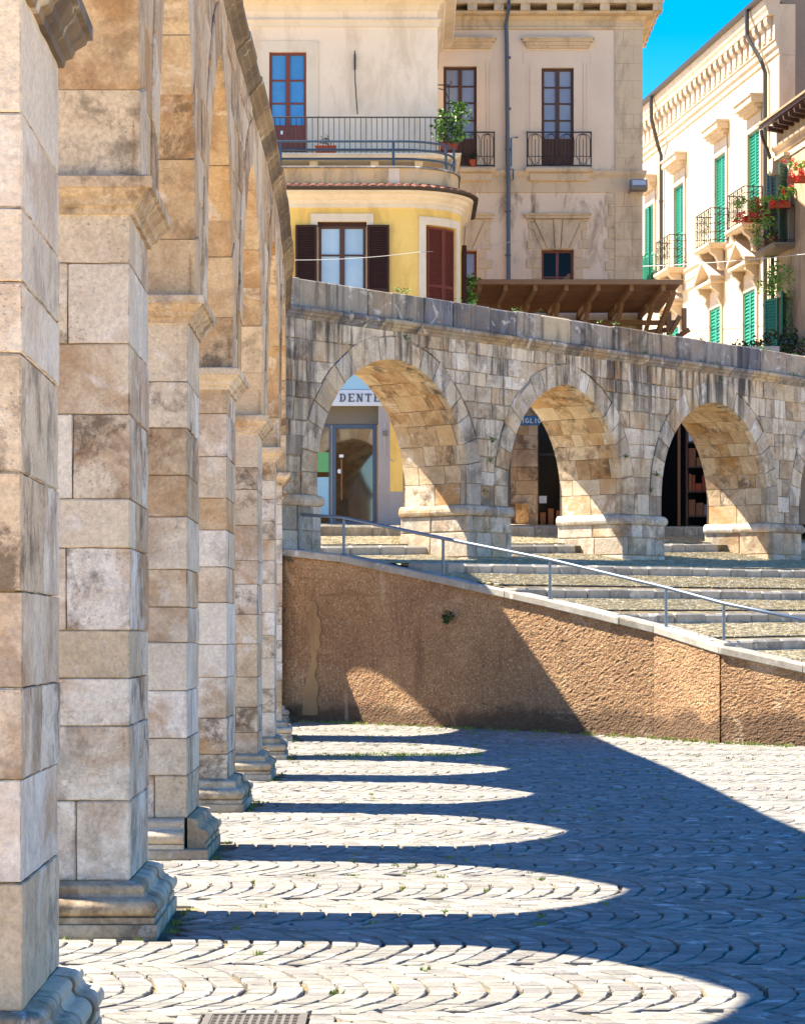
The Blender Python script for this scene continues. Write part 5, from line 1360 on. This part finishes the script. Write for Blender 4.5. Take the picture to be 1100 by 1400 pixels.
# ------------------------------------------------------------------ lower house with flowers, nearest on the right
fb = thing('flower_house', 'narrow beige house with overhanging tiled eaves and a flowery balcony at the right edge', 'building', (10.4, 68, 4.5))
f0, f1 = ur(1200), u0-.42        # nearer end .. butting the cream building
FO = .1
def FW(u, w, z): return FR(u, w+FO, z)
ZE = EYE+13.35
wu = ur(1076.5); wh = (wu-.45, wu+.45, EYE+10.2, EYE+12.3); lw = (wu-.45, wu+.45, EYE+7.3, EYE+8.95)
wu2 = ur(1140)
m = MB(FW); facade(m, f0, f1, 4.0, ZE, [wh, lw], 0, .3); m.poly([(f0,0,4),(f0,-7,4),(f0,-7,ZE+1.5),(f0,0,ZE)]); m.poly([(f1-.002,0,4),(f1-.002,-.1,4),(f1-.002,-.1,ZE),(f1-.002,0,ZE)])
m.build('wall', plaster('beige_plaster', '#bfa684', '#b39a78', '#6f5a40', .6), fb, recalc=False)
m = MB(FW); z = ZE
m.prism([(.45,z+.1),(.45,z+.19),(-6,z+2.3),(-6,z+2.2),(0,z+.3)], f0, f1+.1, plane='wz'); m.build('eaves_board', M['old_wood'], fb)
m = MB(FW); u = f0
while u < f1+.05:
    t = rt(); P = [(u,z+.10),(u+.055,z+.165),(u+.125,z+.165),(u+.18,z+.10)]
    a = [m.v(x_, .5, z_+.09) for x_, z_ in P]; b = [m.v(x_, -5.5, z_+2.07) for x_, z_ in P]
    for i in range(3): m.face([a[i],a[i+1],b[i+1],b[i]], t)
    m.face(a, t); u += .19
m.build('roof_tiles', M['tan_tile'], fb)
for k in range(int((f1-f0)/.5)):
    m = MB(FW); u = f0+.2+k*.5; m.prism([(.0,z-.12),(.4,z-.06),(.42,z+.06),(.0,z+.1)], u, u+.1, plane='wz'); m.build('rafter', M['old_wood'], fb)
m = MB(FW); m.sweep([(f0,0),(f1,0)], [(0,z-.62),(.05,z-.6),(.06,z-.52),(.14,z-.46),(.16,z-.4),(.05,z-.37),(0,z-.36)]); m.sweep([(f0,0),(f1,0)], [(0,z-.85),(.03,z-.84),(.03,z-.7),(0,z-.69)]); m.build('string_course', M['sunny_trim'], fb)
m = MB(); P = [FW(f1-.1, .44, z+.06), FW(f1-.1, .42, z-.1), FW(f1-.03, .2, z-.6), FW(f1-.03, .12, z-.9), FW(f1-.03, .1, 4.6)]; m.tube(P, .05, 8); m.build('downpipe', M['dark_pipe'], fb)
m = MB(FW); m.box(wh[0]-.14, wh[1]+.14, .002, .05, wh[3]+.002, wh[3]+.14); m.box(wh[0]-.14, wh[0]-.003, .002, .05, wh[2], wh[3]+.001); m.box(wh[1]+.003, wh[1]+.14, .002, .05, wh[2], wh[3]+.001)
for (g, d, a, b) in ((.16,.1,.16,.22),(.22,.2,.22,.3)): m.box(wh[0]-g, wh[1]+g, .002, d, wh[3]+a, wh[3]+b)
m.build('window_surround', M['sunny_trim'], fb)
m = MB(FW); m.box(lw[0]-.12, lw[1]+.12, .002, .045, lw[3]+.002, lw[3]+.15); m.build('lintel', M['sunny_trim'], fb)
m = MB(FW); m.prism([(f1-.42,wh[3]-.1),(f1-.12,wh[3]-.1),(f1-.06,wh[3]+.06),(f1-.04,wh[3]+.32),(f1-.5,wh[3]+.32),(f1-.48,wh[3]+.06)], .002, .24); m.build('console', M['sunny_trim'], fb)
m = MB(FW); m.box(wh[0], wh[1], -.29, -.25, wh[2], wh[3]); m.box(lw[0], lw[1], -.29, -.25, lw[2], lw[3]); m.build('pane', M['glass_dark'], fb)
m = MB(FW); m.box(lw[0]+.2, lw[0]+.65, -.25, -.2, lw[2], lw[3]); m.box(wh[0]+.3, wh[0]+.62, -.25, -.2, wh[2], wh[3]); m.build('curtain', M['sunny_trim'], fb)
def hinged(u, ang, z0, z1, wd, mat, par):      # shutter leaf swung open about its hinge
    ca, sa = math.cos(ang), math.sin(ang)
    shutter(lambda a, w, z: FW(u+a*ca-w*sa, .06+a*sa+w*ca, z), par, 0, wd, z0, z1, 0, mat, 22, .04, .06, (.45,))
hinged(wh[1], .35, wh[2], wh[3], .5, M['grey_green'], fb); hinged(wh[0], 2.5, wh[2], wh[3], .5, M['grey_green'], fb)
hinged(lw[1], .5, lw[2], lw[3], .5, M['green'], fb); hinged(lw[0], 2.65, lw[2], lw[3], .5, M['green'], fb)
b0, b1, bd, zf = ur(1092), ur(1064), .56, wh[2]
m = MB(FW); m.sweep([(b0,0),(b0,bd),(b1,bd),(b1,0)], [(-.2,zf-.14),(-.04,zf-.13),(.0,zf-.08),(.02,zf-.05),(.02,zf-.01),(-.2,zf)], caps=False); m.box(b0+.02, b1-.02, .003, bd-.02, zf-.11, zf-.012); bal = m.build('balcony', M['grey_wall'], fb)
m = MB(); P = [FW(b0+.04,.02,zf), FW(b0+.04,bd-.05,zf), FW(b1-.04,bd-.05,zf), FW(b1-.04,.02,zf)]; iron_rail(m, P, .95, .11, .009); m.build('balcony_rail', M['iron'], bal)

# ------------------------------------------------------------------ low shop behind the third arch
SY = 63.5; F = plane_frame(SY)
sh = thing('low_shop', 'low dark-fronted shop with goods on shelves seen through the third arch', 'shop', (7.3, SY+1, 4.5))
s0, s1 = p1+.05, U(1065,SY); gz0 = 4.2
opening = (U(890,SY), U(985,SY), gz0, 8.1)
m = MB(F); facade(m, s0, s1, gz0-.2, 8.6, [opening], 0, 1.6); m.poly([(s0,0,8.6),(s1,0,8.6),(s1,-2.2,8.6),(s0,-2.2,8.6)]); m.poly([(s0,0,gz0-.2),(s0,-2.2,gz0-.2),(s0,-2.2,8.6),(s0,0,8.6)]); m.poly([(s1,0,gz0-.2),(s1,-2.2,gz0-.2),(s1,-2.2,8.6),(s1,0,8.6)])
m.build('wall', M['shop_grey'], sh, recalc=False)
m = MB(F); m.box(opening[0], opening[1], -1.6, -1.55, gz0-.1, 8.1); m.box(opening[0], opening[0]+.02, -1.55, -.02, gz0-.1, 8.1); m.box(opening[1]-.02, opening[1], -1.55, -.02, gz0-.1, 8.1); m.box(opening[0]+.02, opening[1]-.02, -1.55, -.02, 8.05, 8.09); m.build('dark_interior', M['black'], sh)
m = MB(F); xa, xb = U(943,SY), U(975,SY)
for z in (4.5, 5.1, 5.7, 6.3, 6.9): m.box(xa, xb, -.9, -.5, z, z+.04)
m.box(xa-.05, xa, -.9, -.48, gz0, 7.3); m.box(xb, xb+.05, -.9, -.48, gz0, 7.3); shf = m.build('shelf', M['old_wood'], sh)
for k, z in enumerate((4.54, 5.14, 5.74, 6.34)):
    x = xa+.02; r = random.Random(k)
    while x < xb-.1:
        l = r.uniform(.07, .2); h = r.uniform(.16, .46)
        mm = MB(F); mm.box(x, x+l-.01, -.85, -.55+r.uniform(-.05,.04), z, z+h, ch=.008)
        o = mm.build('boxed_goods', M[r.choice(['goods_a', 'goods_b', 'goods_a', 'terracotta', 'white'])], loc=(x, SY+.7, z))
        o['label'] = 'small boxed goods on the dark shop shelves seen through the third arch'; o['category'] = 'goods'; o['group'] = 'goods on the shop shelves'
        x += l
m = MB(F); m.box(U(928,SY), U(932,SY), -.4, -.35, gz0, 7.5, ch=.005); m.build('door_stile', M['goods_a'], sh)

# ------------------------------------------------------------------ plants, pots and cables
def pot(name, label, c, r, h, group=None, box=None, cat='pot'):
    m = MB()
    if box: m.box(c[0]-box[0], c[0]+box[0], c[1]-box[1], c[1]+box[1], c[2], c[2]+h, ch=.012); m.box(c[0]-box[0]-.012, c[0]+box[0]+.012, c[1]-box[1]-.012, c[1]+box[1]+.012, c[2]+h-.03, c[2]+h+.002, ch=.006)
    else:
        disc(m, c, r*.72, 16, c[2], c[2]+h*.84, r1=r*.96); disc(m, c, r, 16, c[2]+h*.82, c[2]+h)
    o = thing(name, label, cat, c, group); m.build('pot', M['terracotta'], o); return o
BY = CY-by0+.22
c = (U(445,BY), BY, zb1); o = pot('planter_box', 'long terracotta planter box with sparse plants on the cream balcony floor', c, 0, .2, box=(.23,.09), cat='planter')
m = MB(); m.leaves((c[0],c[1],c[2]+.3), (.2,.06,.12), 60, .06); m.leaves((c[0]+.06,c[1],c[2]+.35), (.04,.04,.12), 30, .05); m.build('plant', M['leaf_dark'], o)
c = (U(613,BY), BY-.02, zb1); o = pot('planter_box', 'terracotta planter under the big leafy plant at the balcony corner', c, 0, .24, box=(.2,.1), cat='planter')
m = MB()
for _ in range(12): q = (c[0]+rnd.uniform(-.25,.4), c[1]+rnd.uniform(-.1,.15), c[2]+rnd.uniform(.3,.95)); m.leaves(q, (.16,.14,.14), 45, .1)
for _ in range(6): q = (c[0]+rnd.uniform(.1,.36), c[1]+rnd.uniform(-.05,.1), c[2]+rnd.uniform(.85,1.12)); m.leaves(q, (.1,.1,.12), 25, .1)
m.build('foliage', M['leaf'], o)
m = MB(); m.tube([(c[0]+.1,c[1],c[2]+.2),(c[0]+.15,c[1],c[2]+.6),(c[0]+.25,c[1],c[2]+1.0)], .012, 5); m.tube([(c[0],c[1],c[2]+.2),(c[0]-.1,c[1],c[2]+.6)], .01, 5); m.tube([(c[0]+.2,c[1],c[2]+.2),(c[0]+.33,c[1]+.05,c[2]+.7)], .01, 5); m.build('stem', M['beam_wood'], o)
PB_Y = PY-.1
for (x, lab) in ((646, 'small terracotta pot on the palazzo sill beside the juliet rail'),):
    c = (U(x,PB_Y), PY-.11, Zp(229,PY)-.008); o = pot('flower_pot', lab, c, .1, .18); m = MB(); m.leaves((c[0],c[1],c[2]+.28), (.09,.07,.12), 60, .08); m.build('plant', M['leaf_dark'], o)
# tree in the lane beside the yellow house
tx, ty = U(637, 60.5), 60.5; tr = thing('small_tree', 'small bushy green tree between the yellow house and the wooden canopy', 'tree', (tx, ty, 4.2))
m = MB(); m.tube([(tx,ty,4.1),(tx+.05,ty,6),(tx-.03,ty,7.6),(tx,ty,8.9)], .05, 7); m.tube([(tx,ty,7.2),(tx+.2,ty-.1,8.4)], .025, 5); m.tube([(tx,ty,7.4),(tx-.18,ty+.1,8.6)], .025, 5); m.build('trunk', M['beam_wood'], tr)
m = MB()
for _ in range(26): m.leaves((tx+rnd.uniform(-.2,.24), ty+rnd.uniform(-.3,.3), rnd.uniform(7.7, Zp(385,ty))), (.16,.16,.16), 55, .1)
m.build('crown', M['leaf'], tr)
# flower boxes along the balcony rail of the flower house
def geranium(P, lab, n, fl, spread=.5, mat='leaf_bright'):
    o = thing('geranium_box', lab, 'flower box', P); m = MB(FW)
    m = MB(); m.box(P[0]-.28, P[0]+.28, P[1]-.1, P[1]+.1, P[2], P[2]+.17, ch=.01); m.build('box', M['terracotta'], o)
    m = MB()
    for _ in range(n): m.leaves((P[0]+rnd.gauss(0,spread*.6), P[1]+rnd.gauss(0,.14), P[2]+.2+rnd.uniform(-.14,.3)), (.12,.12,.1), 34, .085)
    m.build('foliage', M[mat], o)
    m = MB()
    for _ in range(fl):
        c = (P[0]+rnd.gauss(0,spread*.65), P[1]-.1+rnd.gauss(0,.14), P[2]+.25+rnd.uniform(-.22,.32)); m.leaves(c, (.06,.06,.055), 22, .06)
    m.build('blossom', M['flower'], o); return o
fz = zf+.78
m = MB()
for _ in range(24): q = FW(lerp(b0, b1, rnd.random()), bd+.05+rnd.gauss(0,.08), zf+rnd.uniform(.1,.95)); m.leaves(q, (.12,.12,.14), 16, .08)
tag(m.build('balcony_creeper', M['leaf_bright'], loc=FW(wu, bd, zf)), 'trailing green plants woven through the flowery balcony railing', 'creeper')
geranium(FW(b1-.1, bd+.02, fz), 'flower box crowded with red geraniums at the far corner of the flowery balcony', 13, 40, .4)
geranium(FW(wu+.2, bd+.05, fz+.02), 'leafy flower box on the middle of the balcony rail beside red geraniums', 13, 5, .4)
geranium(FW(b0+.1, bd*.7, fz+.1), 'flower box with trailing green plants at the near end of the balcony rail', 10, 7, .3)
c = FW(ur(1112), .3, EYE+11.5); geranium(c, 'hanging box of red flowers at the very right edge above the balcony', 7, 16, .25)
for k, (q, lab) in enumerate(((.2,'terracotta pot on the flowery balcony floor below the leafy box'), (-.35,'wider terracotta pot on the balcony floor nearest the right edge'))):
    P = FW(wu+q, bd-.22, zf); o = pot('flower_pot', lab, P, .15+.03*k, .24); m = MB(); m.leaves((P[0],P[1],P[2]+.34), (.14,.14,.16), 60, .08); m.build('plant', M['leaf'], o)
# creeper on the wall under the balcony and ivy round the lower window
m = MB()
for _ in range(34): q = FW(wu+rnd.gauss(0,.55), .16+rnd.random()*.25, lw[3]+.42+rnd.gauss(0,.2)); m.leaves(q, (.13,.13,.12), 16, .09)
for _ in range(70): q = FW(wu+rnd.choice([-1,1])*rnd.uniform(.55,.95), .04+rnd.random()*.07, rnd.uniform(lw[2]-.4, lw[3]+.6)); m.leaves(q, (.1,.05,.2), 6, .07)
tag(m.build('creeper', M['leaf_bright'], loc=FW(wu,.2,lw[3])), 'bright green creeper hanging over the lower green window', 'creeper')
m = MB(); q = FW(ur(1085), .75, 0)
for _ in range(90):
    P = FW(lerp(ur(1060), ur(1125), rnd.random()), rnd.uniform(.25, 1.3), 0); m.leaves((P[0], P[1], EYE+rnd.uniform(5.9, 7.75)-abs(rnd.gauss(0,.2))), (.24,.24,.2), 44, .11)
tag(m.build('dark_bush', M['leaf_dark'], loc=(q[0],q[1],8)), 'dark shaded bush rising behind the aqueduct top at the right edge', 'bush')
m = MB()
for _ in range(20):
    P = FW(lerp(ur(1052), ur(1074), rnd.random()), rnd.uniform(1.0, 1.5), 0); m.leaves((P[0], P[1], EYE+rnd.uniform(6.7, 7.45)), (.16,.16,.14), 26, .1)
tag(m.build('green_shrub', M['leaf'], loc=(q[0]-.4,q[1],8)), 'fresh green shrub growing in front of the dark bush', 'shrub')
# terrace under the bush and rail at shutter foot
m = MB(FW); m.box(f0, f1+.4, .05, 1.8, 4.2, EYE+5.9, ch=.03); tag(m.build('terrace_block', M['grey_wall'], loc=FW(wu,1,4.2)), 'grey walled planting terrace carrying the bushes at the right', 'terrace wall')
m = MB(); iron_rail(m, [FR(u0-.3,.5,EYE+6.2), FR(u0+2.6,.5,EYE+6.2)], .75, .14, .01); tag(m.build('iron_railing', M['iron'], loc=FR(u0,.5,EYE+6.2)), 'small black iron railing at the foot of the tall green shutter', 'railing')
def cable(pts, r, lab, sag=.1):
    P = []
    for a, b in zip(pts, pts[1:]):
        A, B = Vector(a), Vector(b); L = (B-A).length
        for k in range(13): p = A.lerp(B, k/12); p.z -= sag*4*(k/12)*(1-k/12); P.append(p)
    m = MB(); m.tube(P, r, 5); tag(m.build('cable', M['cable'], loc=pts[0]), lab, 'cable')
cable([(U(380,56.4),56.4,Zp(355,56.4)), (U(575,56.2),56.2,Zp(344,56.2)), (U(706,65.8),65.85,Zp(328,65.8))], .006, 'thin pale cable strung across the yellow facade to the palazzo', .06)
cable([(U(872,81),81,Zp(364,81)), (U(1120,63),63,Zp(345,63))], .011, 'pale cable crossing below the green-shuttered balconies', .05)
# weeds on the aqueduct
m = MB()
for k in range(46):
    d = rnd.uniform(1, 18); P = FB(d, rnd.choice([-.2, -.05, .1]), 7.79 if rnd.random() < .6 else 7.3); m.leaves((P[0],P[1],P[2]+.03), (.08,.05,.04), 10, .05)
for (d, z) in ((5.4,4.3),(5.6,5.3),(5.55,4.9),(9.9,5.2),(10.8,4.6),(13.3,7.0),(5.9,3.98),(5.35,3.6),(11.0,4.9),(3.1,7.0)):
    P = FB(d, .03, z); m.leaves(P, (.07,.03,.06), 22, .05)
m.build('aqueduct_weeds', M['leaf'], kind='stuff', recalc=False)
